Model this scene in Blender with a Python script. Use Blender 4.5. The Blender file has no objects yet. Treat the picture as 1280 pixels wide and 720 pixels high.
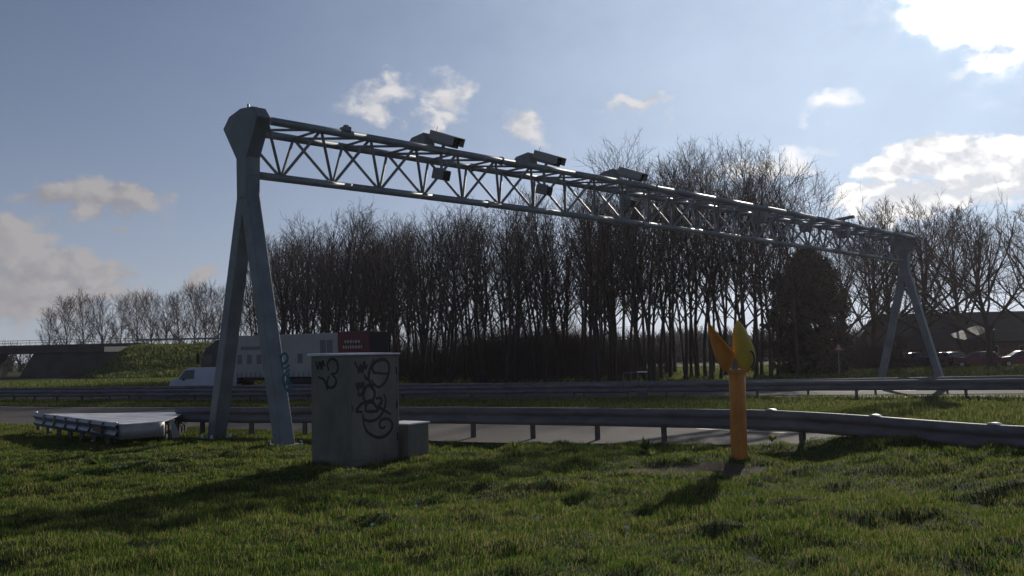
import bpy, bmesh, math, random
import numpy as np
from mathutils import Vector, Matrix

S = bpy.context.scene
COL = S.collection
R = math.radians
random.seed(7)
RNG = np.random.default_rng(11)

# ------------------------------------------------------------------ camera
CAMZ, F = 2.0, 1160.0                       # eye height, focal length in pixels of the 1280 wide photo
PITCH, ROLL = R(3.95), R(-1.25)
cam = bpy.data.cameras.new('camera'); camo = bpy.data.objects.new('camera', cam); COL.objects.link(camo)
CR = Matrix.Rotation(R(90) + PITCH, 3, 'X') @ Matrix.Rotation(ROLL, 3, 'Z')
camo.matrix_world = Matrix.Translation((0, 0, CAMZ)) @ CR.to_4x4()
cam.sensor_width = 36.0; cam.lens = 36.0 * F / 1280.0
cam.clip_start = 0.1; cam.clip_end = 9000
S.camera = camo
S.render.resolution_x, S.render.resolution_y = 1024, 576

# ------------------------------------------------------------------ light
SUN_AZ, SUN_EL = R(21), R(19)               # azimuth from +Y towards +X
SUN_DIR = Vector((math.sin(SUN_AZ) * math.cos(SUN_EL), math.cos(SUN_AZ) * math.cos(SUN_EL), math.sin(SUN_EL)))
sl = bpy.data.lights.new('sun', 'SUN'); sl.energy = 5.0; sl.angle = R(0.7); sl.color = (1.0, 0.93, 0.82)
so = bpy.data.objects.new('sun', sl); COL.objects.link(so)
so.rotation_euler = (-SUN_DIR).to_track_quat('-Z', 'Y').to_euler()
S.view_settings.view_transform = 'Standard'; S.view_settings.look = 'None'
S.view_settings.exposure = -0.55; S.view_settings.gamma = 1
S.view_settings.use_curve_mapping = False
SKY_STRENGTH = 0.07
AIR, DUST, OZ = 0.75, 0.3, 4.5


def ray(px, py):
    return CR @ Vector(((px - 640) / F, (360 - py) / F, -1.0))


def at(px, py, z=0.0):
    d = ray(px, py); t = (z - CAMZ) / d.z
    return Vector((d.x * t, d.y * t, z))


def atd(px, py, y):
    d = ray(px, py); t = y / d.y
    return Vector((d.x * t, y, CAMZ + d.z * t))


def xat(px, y, py=470):
    return atd(px, py, y).x


def on_plane(px, py, p0, n):
    d = ray(px, py); o = Vector((0, 0, CAMZ))
    return o + d * ((p0 - o).dot(n) / d.dot(n))


# ------------------------------------------------------------------ world
W = bpy.data.worlds.new('World'); S.world = W; W.use_nodes = True
nt = W.node_tree; N = nt.nodes; L = nt.links
for n in list(N): N.remove(n)


def nd(tree, typ, **kw):
    n = tree.nodes.new(typ)
    for k, v in kw.items(): setattr(n, k, v)
    return n


def math_node(tree, op, a, b=None, c=None, clamp=False):
    n = tree.nodes.new('ShaderNodeMath'); n.operation = op; n.use_clamp = clamp
    for i, v in enumerate((a, b, c)):
        if v is None: continue
        if isinstance(v, (int, float)): n.inputs[i].default_value = v
        else: tree.links.new(v, n.inputs[i])
    return n.outputs[0]


def build_world():
    out = nd(nt, 'ShaderNodeOutputWorld'); bg = nd(nt, 'ShaderNodeBackground')
    L.new(bg.outputs[0], out.inputs[0])
    bg.inputs[1].default_value = SKY_STRENGTH
    sky = nd(nt, 'ShaderNodeTexSky', sky_type='NISHITA', sun_disc=False)
    sky.sun_elevation = SUN_EL; sky.sun_rotation = SUN_AZ
    sky.altitude = 0; sky.air_density = AIR; sky.dust_density = DUST; sky.ozone_density = OZ
    tc = nd(nt, 'ShaderNodeTexCoord')
    v = tc.outputs['Generated']

    def M(op, a, b=None, c=None, clamp=False): return math_node(nt, op, a, b, c, clamp)

    def noise(vec, scale, detail, rough, off=0.0, out='Fac'):
        mp = nd(nt, 'ShaderNodeMapping'); mp.inputs['Location'].default_value = (off, off * .7, off * .3)
        mp.inputs['Scale'].default_value = (1, 1, 1.4)
        L.new(vec, mp.inputs[0])
        n = nd(nt, 'ShaderNodeTexNoise'); n.inputs['Scale'].default_value = scale
        n.inputs['Detail'].default_value = detail; n.inputs['Roughness'].default_value = rough
        L.new(mp.outputs[0], n.inputs['Vector'])
        return n.outputs[out]

    def vmath(op, a, b):
        n = nd(nt, 'ShaderNodeVectorMath', operation=op)
        for i, x in enumerate((a, b)):
            if isinstance(x, (int, float)): n.inputs['Scale'].default_value = x
            elif isinstance(x, (tuple, Vector)): n.inputs[i].default_value = x
            else: L.new(x, n.inputs[i])
        return n.outputs['Value'] if op == 'DOT_PRODUCT' else n.outputs[0]

    def billow(vec):
        """direction pushed about by noise, so that cloud outlines curl into puffs"""
        w1 = vmath('SCALE', vmath('SUBTRACT', noise(vec, 11, 2, .5, 2.3, 'Color'), (.5, .5, .5)), .10)
        w2 = vmath('SCALE', vmath('SUBTRACT', noise(vec, 38, 3, .55, 7.7, 'Color'), (.5, .5, .5)), .045)
        return vmath('ADD', vec, vmath('ADD', w1, w2))

    big = noise(v, 14, 3, .62, 3.1)
    step_sun = ray(1235, 15).normalized() * .016
    v_sun = vmath('ADD', v, step_sun)
    places = [(billow(v), noise(v, 46, 5, .62, 9.2)), (billow(v_sun), noise(v_sun, 46, 4, .62, 9.2))]

    def blob(vec, px, py, rx, ry):
        c = ray(px, py).normalized()
        u = Vector((c.y, -c.x, 0)).normalized(); w = u.cross(c)
        res = []
        for ax, r in ((u, rx / F), (w, ry / F)):
            e = M('DIVIDE', M('SUBTRACT', vmath('DOT_PRODUCT', vec, ax), ax.dot(c)), r)
            res.append(M('MULTIPLY', e, e))
        g = M('EXPONENT', M('MULTIPLY', M('ADD', res[0], res[1]), -0.9))
        return M('MULTIPLY', g, M('GREATER_THAN', vmath('DOT_PRODUCT', vec, c), 0.2))

    def density(k, blobs, amp):
        vec, fine = places[k]; acc = None
        for b in blobs:
            o = blob(vec, *b); acc = o if acc is None else M('MAXIMUM', acc, o)
        sh = M('ADD', acc, M('MULTIPLY', M('SUBTRACT', fine, .5), amp))
        return M('MULTIPLY', sh, M('MINIMUM', M('MULTIPLY', acc, 4.0), 1.0))

    # (pixel centre, radii, softness threshold, brightness tint)
    # each group: blobs, lit colour, shaded colour, threshold, softness, noise
    groups = [
        ([(110, 258, 72, 22), (70, 252, 36, 18), (165, 258, 30, 15), (20, 318, 52, 30), (62, 335, 52, 24), (115, 345, 38, 20), (5, 360, 80, 36), (70, 372, 80, 22),
          (254, 352, 26, 12)], (7.9, 7.7, 7.8), (5.6, 5.5, 6.0), .48, .6, .9),
        ([(486, 127, 40, 15), (566, 120, 22, 24), (560, 152, 24, 13), (668, 162, 24, 20), (800, 131, 30, 13)], (14.5, 14.4, 14.8), (10.5, 10.9, 11.8), .52, .9, 1.1),
        ([(1172, 190, 44, 34), (1125, 212, 46, 22), (1216, 206, 52, 28), (1268, 216, 46, 32), (1088, 238, 48, 15), (1195, 246, 130, 24), (1350, 225, 80, 44)],
         (25, 24.6, 24.2), (13.5, 14.2, 15.2), .50, .34, .85),
        ([(1034, 141, 26, 14), (1262, 74, 44, 10), (960, 200, 70, 11)], (21, 21.2, 21.6), (17, 17.6, 18.5), .55, 1.0, 1.2),
        ([(1208, 2, 46, 30), (1275, 14, 48, 34), (1245, -60, 90, 46), (1350, 0, 70, 60)], (70, 68, 65), (42, 42, 42), .50, 1.1, 1.0),
    ]
    tn = nd(nt, 'ShaderNodeMix', data_type='RGBA', blend_type='MULTIPLY'); tn.inputs['Factor'].default_value = 1
    L.new(sky.outputs[0], tn.inputs['A']); tn.inputs['B'].default_value = (.84, .85, .97, 1); col = tn.outputs['Result']
    # a thin veil that whitens the sky towards the sun and the horizon
    sun_dp = nd(nt, 'ShaderNodeVectorMath', operation='DOT_PRODUCT'); L.new(v, sun_dp.inputs[0])
    gdir = ray(1235, 15).normalized(); sun_dp.inputs[1].default_value = gdir
    f1 = M('MULTIPLY', M('EXPONENT', M('MULTIPLY', M('SUBTRACT', sun_dp.outputs['Value'], 1.0), 8.0)), .78)
    f1 = M('MULTIPLY', f1, M('MULTIPLY_ADD', big, .5, .75), clamp=True)
    sx = nd(nt, 'ShaderNodeSeparateXYZ'); L.new(v, sx.inputs[0])
    f2 = M('MULTIPLY', M('EXPONENT', M('MULTIPLY', M('ABSOLUTE', sx.outputs['Z']), -5.0)), .85)
    K = 1 / (SKY_STRENGTH * 2 ** -.55)
    for f, c in ((f2, (.40, .45, .51)), (f1, (.60, .77, .97))):
        mx = nd(nt, 'ShaderNodeMix', data_type='RGBA'); L.new(f, mx.inputs['Factor']); L.new(col, mx.inputs['A'])
        mx.inputs['B'].default_value = (c[0] * K, c[1] * K, c[2] * K, 1); col = mx.outputs['Result']
    for gi, (bl, lit, dim, th, soft, amp) in enumerate(groups):
        d0 = density(0, bl, amp); d1 = density(1, bl, amp) if gi < 3 else M('SUBTRACT', d0, .25)
        mr = nd(nt, 'ShaderNodeMapRange', interpolation_type='SMOOTHSTEP')
        mr.inputs['From Min'].default_value = th - soft / 2; mr.inputs['From Max'].default_value = th + soft / 2
        L.new(d0, mr.inputs['Value'])
        # the side that thins out towards the sun is bright, the side behind more cloud is grey
        lf = M('MULTIPLY_ADD', M('SUBTRACT', d0, d1), *((2.4, .34) if gi == 2 else (1.5, .50)), clamp=True)
        cm = nd(nt, 'ShaderNodeMix', data_type='RGBA'); L.new(lf, cm.inputs['Factor'])
        cm.inputs['A'].default_value = (*dim, 1); cm.inputs['B'].default_value = (*lit, 1)
        mx = nd(nt, 'ShaderNodeMix', data_type='RGBA')
        L.new(M('MULTIPLY', mr.outputs[0], .96), mx.inputs['Factor'])
        L.new(col, mx.inputs['A']); L.new(cm.outputs['Result'], mx.inputs['B'])
        col = mx.outputs['Result']
    L.new(col, bg.inputs[0])


build_world()
W.cycles.sampling_method = 'MANUAL'; W.cycles.sample_map_resolution = 512

# ------------------------------------------------------------------ helpers
def tag(o, label=None, cat=None, group=None, kind=None):
    if label: o['label'] = label
    if cat: o['category'] = cat
    if group: o['group'] = group
    if kind: o['kind'] = kind
    return o


def empty(name, loc, label, cat, group=None, rz=0.0):
    o = bpy.data.objects.new(name, None); COL.objects.link(o)
    o.location = loc; o.rotation_euler = (0, 0, rz); o.empty_display_size = .2
    return tag(o, label, cat, group)


def obj(name, bm_or_me, m, parent=None, smooth=False, world=False, bevel=0.0):
    """link one mesh object; with world=True the coordinates are world ones although it has a parent"""
    if isinstance(bm_or_me, bmesh.types.BMesh):
        bm = bm_or_me
        bmesh.ops.recalc_face_normals(bm, faces=bm.faces)
        me = bpy.data.meshes.new(name); bm.to_mesh(me); bm.free()
    else:
        me = bm_or_me
    me.materials.clear()
    if m is not None: me.materials.append(m)
    if smooth:
        me.polygons.foreach_set('use_smooth', np.ones(len(me.polygons), dtype=bool))
    o = bpy.data.objects.new(name, me); COL.objects.link(o)
    if parent is not None:
        o.parent = parent
        if world:
            pm = Matrix.Translation(parent.location) @ Matrix.Rotation(parent.rotation_euler.z, 4, 'Z')
            me.transform(pm.inverted())
    if bevel:
        b = o.modifiers.new('bevel', 'BEVEL'); b.width = bevel; b.segments = 2; b.limit_method = 'ANGLE'; b.angle_limit = R(40)
    return o


def box(bm, c, s, rz=0.0, M=None):
    m = Matrix.Translation(c) @ Matrix.Rotation(rz, 4, 'Z') @ Matrix.Diagonal((s[0], s[1], s[2], 1))
    if M is not None: m = M @ m
    return bmesh.ops.create_cube(bm, size=1.0, matrix=m)['verts']


def bar(bm, a, b, r, sides=8, r2=None):
    a, b = Vector(a), Vector(b); d = b - a
    q = d.to_track_quat('Z', 'Y').to_matrix().to_4x4()
    bmesh.ops.create_cone(bm, cap_ends=True, segments=sides, radius1=r, radius2=r if r2 is None else r2, depth=d.length,
                          matrix=Matrix.Translation((a + b) / 2) @ q)


def prism(bm, pts, ext):
    """polygon pts (3D) extruded along ext"""
    v1 = [bm.verts.new(p) for p in pts]; v2 = [bm.verts.new(Vector(p) + Vector(ext)) for p in pts]
    n = len(pts)
    bm.faces.new(v1); bm.faces.new(list(reversed(v2)))
    for i in range(n): bm.faces.new((v1[i], v2[i], v2[(i + 1) % n], v1[(i + 1) % n]))


def hull8(bm, lo, hi):
    """box from 4 lower and 4 upper corners"""
    a = [bm.verts.new(p) for p in lo]; b = [bm.verts.new(p) for p in hi]
    bm.faces.new(list(reversed(a))); bm.faces.new(b)
    for i in range(4): bm.faces.new((a[i], a[(i + 1) % 4], b[(i + 1) % 4], b[i]))


def NB(): return bmesh.new()


def mesh_np(name, verts, quads=None, tris=None):
    me = bpy.data.meshes.new(name)
    nq = 0 if quads is None else len(quads); ntri = 0 if tris is None else len(tris)
    me.vertices.add(len(verts)); me.vertices.foreach_set('co', np.asarray(verts, dtype=np.float32).ravel())
    loops = []
    if nq: loops.append(np.asarray(quads, dtype=np.int32).ravel())
    if ntri: loops.append(np.asarray(tris, dtype=np.int32).ravel())
    loops = np.concatenate(loops)
    me.loops.add(len(loops)); me.loops.foreach_set('vertex_index', loops)
    me.polygons.add(nq + ntri)
    st = np.concatenate([np.arange(nq) * 4, nq * 4 + np.arange(ntri) * 3]).astype(np.int32)
    me.polygons.foreach_set('loop_start', st)
    me.update(calc_edges=True); me.validate()
    return me


# ------------------------------------------------------------------ materials
def mat(name, c, rough=.6, metal=0.0, var=.25, scale=6.0, bump=0.0, bscale=40.0, c2=None, spec=.4, stretch=(1, 1, 1)):
    m = bpy.data.materials.new(name); m.use_nodes = True; t = m.node_tree
    p = t.nodes['Principled BSDF']
    p.inputs['Roughness'].default_value = rough; p.inputs['Metallic'].default_value = metal
    p.inputs['Specular IOR Level'].default_value = spec
    tc = t.nodes.new('ShaderNodeTexCoord'); mp = t.nodes.new('ShaderNodeMapping'); mp.inputs['Scale'].default_value = stretch
    t.links.new(tc.outputs['Object'], mp.inputs[0])
    n = t.nodes.new('ShaderNodeTexNoise'); n.inputs['Scale'].default_value = scale; n.inputs['Detail'].default_value = 6
    n.inputs['Roughness'].default_value = .65
    t.links.new(mp.outputs[0], n.inputs['Vector'])
    cr = t.nodes.new('ShaderNodeValToRGB')
    a = c2 if c2 else tuple(x * (1 - var) for x in c); b = c if c2 else tuple(min(1, x * (1 + var)) for x in c)
    cr.color_ramp.elements[0].color = (*a, 1); cr.color_ramp.elements[1].color = (*b, 1)
    cr.color_ramp.elements[0].position = .32; cr.color_ramp.elements[1].position = .68
    t.links.new(n.outputs['Fac'], cr.inputs[0]); t.links.new(cr.outputs[0], p.inputs['Base Color'])
    rr = math_node(t, 'MULTIPLY_ADD', n.outputs['Fac'], .25, max(0, rough - .125))
    t.links.new(rr, p.inputs['Roughness'])
    if bump:
        n2 = t.nodes.new('ShaderNodeTexNoise'); n2.inputs['Scale'].default_value = bscale; n2.inputs['Detail'].default_value = 5
        t.links.new(mp.outputs[0], n2.inputs['Vector'])
        bp = t.nodes.new('ShaderNodeBump'); bp.inputs['Strength'].default_value = bump; bp.inputs['Distance'].default_value = .02
        t.links.new(n2.outputs['Fac'], bp.inputs['Height']); t.links.new(bp.outputs[0], p.inputs['Normal'])
    return m


def glass_mat(name, c=(.02, .025, .03)):
    m = mat(name, c, rough=.2, var=.1, spec=.6); return m


MT = {}
MT['galv'] = mat('galvanised_steel', (.23, .25, .27), .5, .35, .22, 3.0, .15, 60)
MT['galv_paint'] = mat('painted_gantry_steel', (.175, .19, .20), .55, .2, .28, 1.3, .1, 30)
MT['rail'] = mat('weathered_rail_steel', (.15, .143, .15), .66, .1, .35, 1.2, .1, 30, stretch=(1, 1, 4))
MT['rail_post'] = mat('rail_post_steel', (.13, .125, .12), .6, .4, .35, 5)
MT['white_cap'] = mat('white_plastic', (.75, .75, .72), .5, 0, .1)
MT['cab'] = mat('cabinet_coating', (.165, .153, .125), .6, 0, .30, 2.2, .12, 25, stretch=(1, 1, .5))
MT['cab_dark'] = mat('cabinet_trim', (.13, .14, .12), .6, 0, .2, 4)
MT['concrete'] = mat('concrete', (.30, .29, .27), .85, 0, .25, 2.5, .3, 40)
MT['shaded_concrete'] = mat('shade_toned_concrete', (.06, .06, .062), .85, 0, .3, .6, .2, 20)  # overpass concrete, its shade put into the colour
MT['spray_black'] = mat('black_spray_paint', (.012, .012, .016), .55, 0, .2)
MT['spray_teal'] = mat('teal_spray_paint', (.015, .11, .14), .55, 0, .2)
MT['yellow'] = mat('yellow_enamel', (.57, .215, .03), .5, 0, .30, 4, .08, 30, stretch=(1, 1, .4))
MT['yellow_lit'] = mat('lit_yellow_shell', (.50, .34, .035), .45, 0, .12, 5)  # lit counterpart of the enamel; light on the upright wing is in the colour
MT['black'] = mat('black_plastic', (.02, .022, .024), .5, 0, .2)
MT['housing'] = mat('camera_housing', (.17, .18, .19), .5, .2, .15, 6)
MT['hood'] = mat('camera_sunshield', (.25, .25, .25), .5, .1, .12, 6)
MT['lens'] = glass_mat('lens_glass', (.01, .01, .014))
MT['asphalt'] = mat('asphalt', (.07, .065, .062), .9, 0, .22, .8, .5, 120, spec=.2)
MT['old_asphalt'] = mat('worn_asphalt', (.090, .076, .070), .9, 0, .2, .5, .5, 120, spec=.2)
MT['paint'] = mat('road_paint', (.62, .62, .58), .6, 0, .18, 5)
MT['bark'] = mat('bark', (.045, .034, .031), .9, 0, .35, 3, .3, 30, stretch=(1, 1, .3))
MT['twig'] = mat('twigs', (.058, .044, .041), .9, 0, .3, 2)
MT['twig_grey'] = mat('grey_twigs', (.050, .039, .036), .9, 0, .3, 2)
MT['brush'] = mat('brush_twigs', (.036, .028, .026), .95, 0, .4, .7)
MT['far_brush'] = mat('far_treeline_twigs', (.05, .045, .04), .95, 0, .3, .3)
MT['evergreen'] = mat('evergreen_leaves', (.040, .044, .026), .8, 0, .4, 1.2)
MT['roof'] = mat('dark_roof_tiles', (.05, .042, .04), .8, 0, .3, 1.5, .3, 12)
MT['brick'] = mat('farm_brick', (.16, .085, .06), .85, 0, .3, 3, .2, 30)
MT['pale_roof'] = mat('pale_sheet_roof', (.06, .06, .06), .8, .0, .2, 1)
MT['glass'] = glass_mat('window_glass')
MT['curtain'] = mat('trailer_curtain', (.34, .325, .31), .55, 0, .10, .9, .05, 8)
MT['curtain_mark'] = mat('trailer_print', (.16, .15, .15), .6, 0, .15, 3)
MT['red'] = mat('dark_red_paint', (.11, .010, .014), .5, 0, .15, 2)
MT['carred'] = mat('car_red', (.15, .012, .02), .35, 0, .1, 2)
MT['cardark'] = mat('car_dark_blue', (.02, .025, .04), .3, 0, .1, 2)
MT['vanwhite'] = mat('van_white', (.42, .45, .52), .4, 0, .06, 2)
MT['tyre'] = mat('tyre_rubber', (.02, .02, .02), .85, 0, .2)
MT['rim'] = mat('wheel_rim', (.35, .35, .36), .35, .7, .1)
MT['lamp'] = mat('lamp_plastic', (.5, .5, .48), .3, 0, .1)
MT['tail'] = mat('tail_lamp_plastic', (.10, .015, .015), .3, 0, .1)
MT['sheet'] = mat('pale_cover_sheet', (.70, .68, .67), .5, .1, .22, 2.5, .1, 20)
MT['panel'] = mat('cushion_panel', (.20, .22, .26), .45, .6, .25, 3)
MT['cushion_nose'] = mat('cushion_nose', (.36, .35, .34), .5, .2, .2, 3)
MT['sign_white'] = mat('sign_white', (.40, .38, .38), .5, 0, .05)
MT['sign_red'] = mat('sign_red', (.25, .025, .03), .5, 0, .05)
MT['daisy'] = mat('daisy_petals', (.7, .7, .66), .6, 0, .05)


def grass_mat(name, c1, c2, c3, scale=.6):
    """leaf surface that lets the low sun shine through; colour varies in broad patches"""
    m = bpy.data.materials.new(name); m.use_nodes = True; t = m.node_tree
    for n in list(t.nodes): t.nodes.remove(n)
    out = t.nodes.new('ShaderNodeOutputMaterial')
    geo = t.nodes.new('ShaderNodeNewGeometry')
    n1 = t.nodes.new('ShaderNodeTexNoise'); n1.inputs['Scale'].default_value = scale; n1.inputs['Detail'].default_value = 6
    n1.inputs['Roughness'].default_value = .7
    t.links.new(geo.outputs['Position'], n1.inputs['Vector'])
    mixv = math_node(t, 'ADD', n1.outputs['Fac'], math_node(t, 'MULTIPLY', math_node(t, 'SUBTRACT', geo.outputs['Random Per Island'], .5), .75))
    cr = t.nodes.new('ShaderNodeValToRGB'); e = cr.color_ramp.elements
    e[0].position = .3; e[0].color = (*c1, 1); e[1].position = .70; e[1].color = (*c3, 1)
    k = e.new(.52); k.color = (*c2, 1)
    t.links.new(mixv, cr.inputs[0])
    d = t.nodes.new('ShaderNodeBsdfDiffuse'); tr = t.nodes.new('ShaderNodeBsdfTranslucent'); gl = t.nodes.new('ShaderNodeBsdfGlossy')
    gl.inputs['Roughness'].default_value = .6; gl.inputs['Color'].default_value = (.35, .4, .25, 1)
    hs = t.nodes.new('ShaderNodeHueSaturation'); hs.inputs['Value'].default_value = 1.7; hs.inputs['Saturation'].default_value = 1.1
    t.links.new(cr.outputs[0], d.inputs[0]); t.links.new(cr.outputs[0], hs.inputs['Color']); t.links.new(hs.outputs[0], tr.inputs[0])
    m1 = t.nodes.new('ShaderNodeMixShader'); m1.inputs[0].default_value = .52
    t.links.new(d.outputs[0], m1.inputs[1]); t.links.new(tr.outputs[0], m1.inputs[2])
    m2 = t.nodes.new('ShaderNodeMixShader'); m2.inputs[0].default_value = .018
    t.links.new(m1.outputs[0], m2.inputs[1]); t.links.new(gl.outputs[0], m2.inputs[2])
    t.links.new(m2.outputs[0], out.inputs[0])
    return m


MT['grass'] = grass_mat('grass_blades', (.040, .072, .016), (.077, .117, .025), (.165, .150, .064))
MT['far_grass'] = grass_mat('verge_grass_blades', (.048, .070, .020), (.078, .105, .030), (.14, .13, .055), .25)
MT['ground'] = mat('turf_soil', (.052, .068, .022), .95, 0, .3, 1.3, .4, 30, c2=(.038, .046, .02), spec=.04)
MT['slope'] = mat('embankment_turf', (.085, .125, .022), .95, 0, .3, .35, .8, 5, c2=(.05, .075, .016), spec=.05)

# ------------------------------------------------------------------ terrain
def sstep(a, b, x):
    t = np.clip((np.asarray(x, dtype=float) - a) / (b - a), 0, 1); return t * t * (3 - 2 * t)


_perm = np.random.default_rng(3).random((256, 256))


def vnoise(x, y):
    x = np.asarray(x, dtype=float); y = np.asarray(y, dtype=float)
    xi = np.floor(x).astype(int); yi = np.floor(y).astype(int); fx = x - xi; fy = y - yi
    fx = fx * fx * (3 - 2 * fx); fy = fy * fy * (3 - 2 * fy)
    g = lambda a, b: _perm[a % 256, b % 256]
    return (g(xi, yi) * (1 - fx) + g(xi + 1, yi) * fx) * (1 - fy) + (g(xi, yi + 1) * (1 - fx) + g(xi + 1, yi + 1) * fx) * fy


def gbase(x, y):
    """smooth lie of the land: a verge that falls to the road, the far carriageway a little lower"""
    return .35 * (1 - sstep(5.5, 15, y)) - .4 * sstep(28, 52, y)


def poly_smooth(pts, n=8):
    """Catmull-Rom through 2D points"""
    P = [np.array(p, float) for p in pts]; P = [2 * P[0] - P[1]] + P + [2 * P[-1] - P[-2]]
    out = []
    for i in range(1, len(P) - 2):
        for k in range(n):
            t = k / n
            out.append(.5 * ((2 * P[i]) + (-P[i - 1] + P[i + 1]) * t + (2 * P[i - 1] - 5 * P[i] + 4 * P[i + 1] - P[i + 2]) * t * t
                             + (-P[i - 1] + 3 * P[i] - 3 * P[i + 1] + P[i + 2]) * t ** 3))
    out.append(P[-2]); return np.array(out)


def line_px(pl):   # [(pixel column, distance)] -> plan points
    return [(xat(px, y), y) for px, y in pl]


NEAR_RAIL = poly_smooth(line_px([(222, 25.0), (300, 24.3), (400, 23.6), (500, 22.8), (580, 22.2), (660, 21.5), (740, 20.9), (820, 20.2), (900, 19.4), (960, 18.7),
                                 (1050, 17.3), (1150, 15.7), (1280, 13.9), (1420, 12.6), (1600, 11.3)]))
FRONT_RAIL = poly_smooth([(-75, 83)] + line_px([(0, 58), (200, 53.6), (430, 48.6), (660, 44), (900, 39.5), (1100, 35.8), (1280, 32.6)]) + [(27, 27.5), (38, 21.5)])
REAR_RAIL = poly_smooth([(-80, 92)] + line_px([(0, 64.5), (330, 57.5), (660, 50.5), (1000, 44.2), (1280, 39.4)]) + [(32, 34), (44, 28)])

# roads in plan: near edge and far edge polylines
ROAD1_N = [(-90, 80), (-40, 49)] + line_px([(0, 31.2), (110, 29.2), (210, 27.6), (300, 26.3), (400, 24.4), (500, 22.2), (590, 20.9), (660, 20.5), (760, 20.1), (850, 19.6), (950, 19.0), (1040, 18.5),
                                             (1120, 17.6), (1280, 16.0)]) + [(12, 13.6), (22, 8)]
ROAD1_F = [(-90, 92), (-48, 66)] + line_px([(0, 52.5), (240, 45.5), (420, 39.8), (540, 35.9), (660, 33), (800, 31), (965, 28.6), (1090, 25.4), (1280, 21.4)]) + [(16, 18.5), (26, 13.5), (34, 10)]
ROAD2_N = [(-90, 92.5), (-60, 75.2), (-31, 59.6), (-21, 55), (-9, 49.8), (1, 45.4), (9.5, 41), (15, 37.2), (19, 33.8), (28, 28.5), (40, 22)]
DIRX, DIRY = .92, -.39                                     # far carriageway runs this way
ROAD2_F = [(-90, 106), (-60, 90), (-31, 76), (-21, 70.5), (-9, 64.0), (1, 60), (12, 55.2), (21, 50.6), (28, 47.0), (40, 41), (56, 33)]


def signed_in(poly, x, y):
    """even-odd test, vectorised"""
    x = np.asarray(x); y = np.asarray(y); ins = np.zeros(x.shape, bool); n = len(poly)
    for i in range(n):
        x1, y1 = poly[i]; x2, y2 = poly[(i + 1) % n]
        c = ((y1 > y) != (y2 > y)) & (x < (x2 - x1) * (y - y1) / (y2 - y1 + 1e-12) + x1)
        ins ^= c
    return ins


R1N, R1F, R2N, R2F = (poly_smooth(p, 5) for p in (ROAD1_N, ROAD1_F, ROAD2_N, ROAD2_F))
ROAD1 = np.vstack([R1N, R1F[::-1]]); ROAD2 = np.vstack([R2N, R2F[::-1]])
BARE = [(at(905, 588).x, at(905, 588).y, 1.5, .5), (at(835, 588).x, at(835, 588).y, 1.0, .4), (at(975, 588).x, at(975, 588).y, .8, .35)]


def bare_mask(x, y):
    m = np.zeros(np.shape(x))
    for cx, cy, rx, ry in BARE:
        m = np.maximum(m, np.exp(-(((x - cx) / rx) ** 2 + ((y - cy) / ry) ** 2)))
    return m


def lumps(x, y):
    a = (vnoise(x * .8 + 7, y * .8) - .5) * .13 + (vnoise(x * 2.1, y * 2.1 + 31) - .5) * .10 + (vnoise(x * 4.7, y * 4.7) - .5) * .07
    k = (1 - sstep(19, 24, y))
    b = (vnoise(x * 2.0 + 3, y * 2.3 + 17) - .68).clip(0, 1) * .22          # hummocks
    return (a + b) * k


def gz(x, y):
    ry = np.interp(x, NEAR_RAIL[:, 0], NEAR_RAIL[:, 1]) if np.ndim(x) else float(np.interp(x, NEAR_RAIL[:, 0], NEAR_RAIL[:, 1]))
    bank = .34 * sstep(4.4, 6.6, x) * (1 - sstep(ry - .1, ry + .9, y))          # the verge stands higher where the rail bends in
    return np.where(bank > 0, np.maximum(gbase(x, y), bank), gbase(x, y)) + lumps(x, y)


def build_ground():
    def axis(lo, hi, step, far):
        a = np.arange(lo, hi + 1e-6, step); out = [a]
        s, p, ext = step, hi, []
        while p < far: s *= 1.22; p += s; ext.append(p)
        return a, np.array(ext)
    ax, ex = axis(-16, 16, .2, 3500); xs = np.concatenate([-ex[::-1], ax, ex])
    ay, ey = axis(2, 30, .2, 4500); ys = np.concatenate([[-400, -60, -10, -2], ay, ey])
    X, Y = np.meshgrid(xs, ys)
    Z = gz(X, Y)
    inr = signed_in(ROAD1, X, Y) | signed_in(ROAD2, X, Y)
    Z = np.where(inr, gbase(X, Y) - .12, Z)
    nx, ny = len(xs), len(ys)
    V = np.stack([X.ravel(), Y.ravel(), Z.ravel()], 1)
    i = np.arange(nx - 1); j = np.arange(ny - 1); I, J = np.meshgrid(i, j)
    a = (J * nx + I).ravel()
    me = mesh_np('ground', V, np.stack([a, a + 1, a + nx + 1, a + nx], 1))
    m = MT['ground']; t = m.node_tree                 # bare earth patch by the yellow post
    p = t.nodes['Principled BSDF']; src = p.inputs['Base Color'].links[0].from_socket
    at_ = me.attributes.new('bare', 'FLOAT', 'POINT')
    at_.data.foreach_set('value', bare_mask(V[:, 0], V[:, 1]).astype(np.float32))
    an = t.nodes.new('ShaderNodeAttribute'); an.attribute_name = 'bare'
    n = t.nodes.new('ShaderNodeTexNoise'); n.inputs['Scale'].default_value = 3.5; n.inputs['Detail'].default_value = 6
    geo = t.nodes.new('ShaderNodeNewGeometry'); t.links.new(geo.outputs['Position'], n.inputs['Vector'])
    f = math_node(t, 'MULTIPLY', math_node(t, 'SUBTRACT', math_node(t, 'ADD', an.outputs['Fac'], math_node(t, 'MULTIPLY', n.outputs['Fac'], .6)), .62), 6, clamp=True)
    mx = t.nodes.new('ShaderNodeMix'); mx.data_type = 'RGBA'
    t.links.new(f, mx.inputs['Factor']); t.links.new(src, mx.inputs['A']); mx.inputs['B'].default_value = (.11, .085, .06, 1)
    t.links.new(mx.outputs['Result'], p.inputs['Base Color'])
    o = obj('ground', me, m, smooth=True); tag(o, 'rough turf ground around the motorway', None, None, 'structure')


build_ground()


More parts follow.
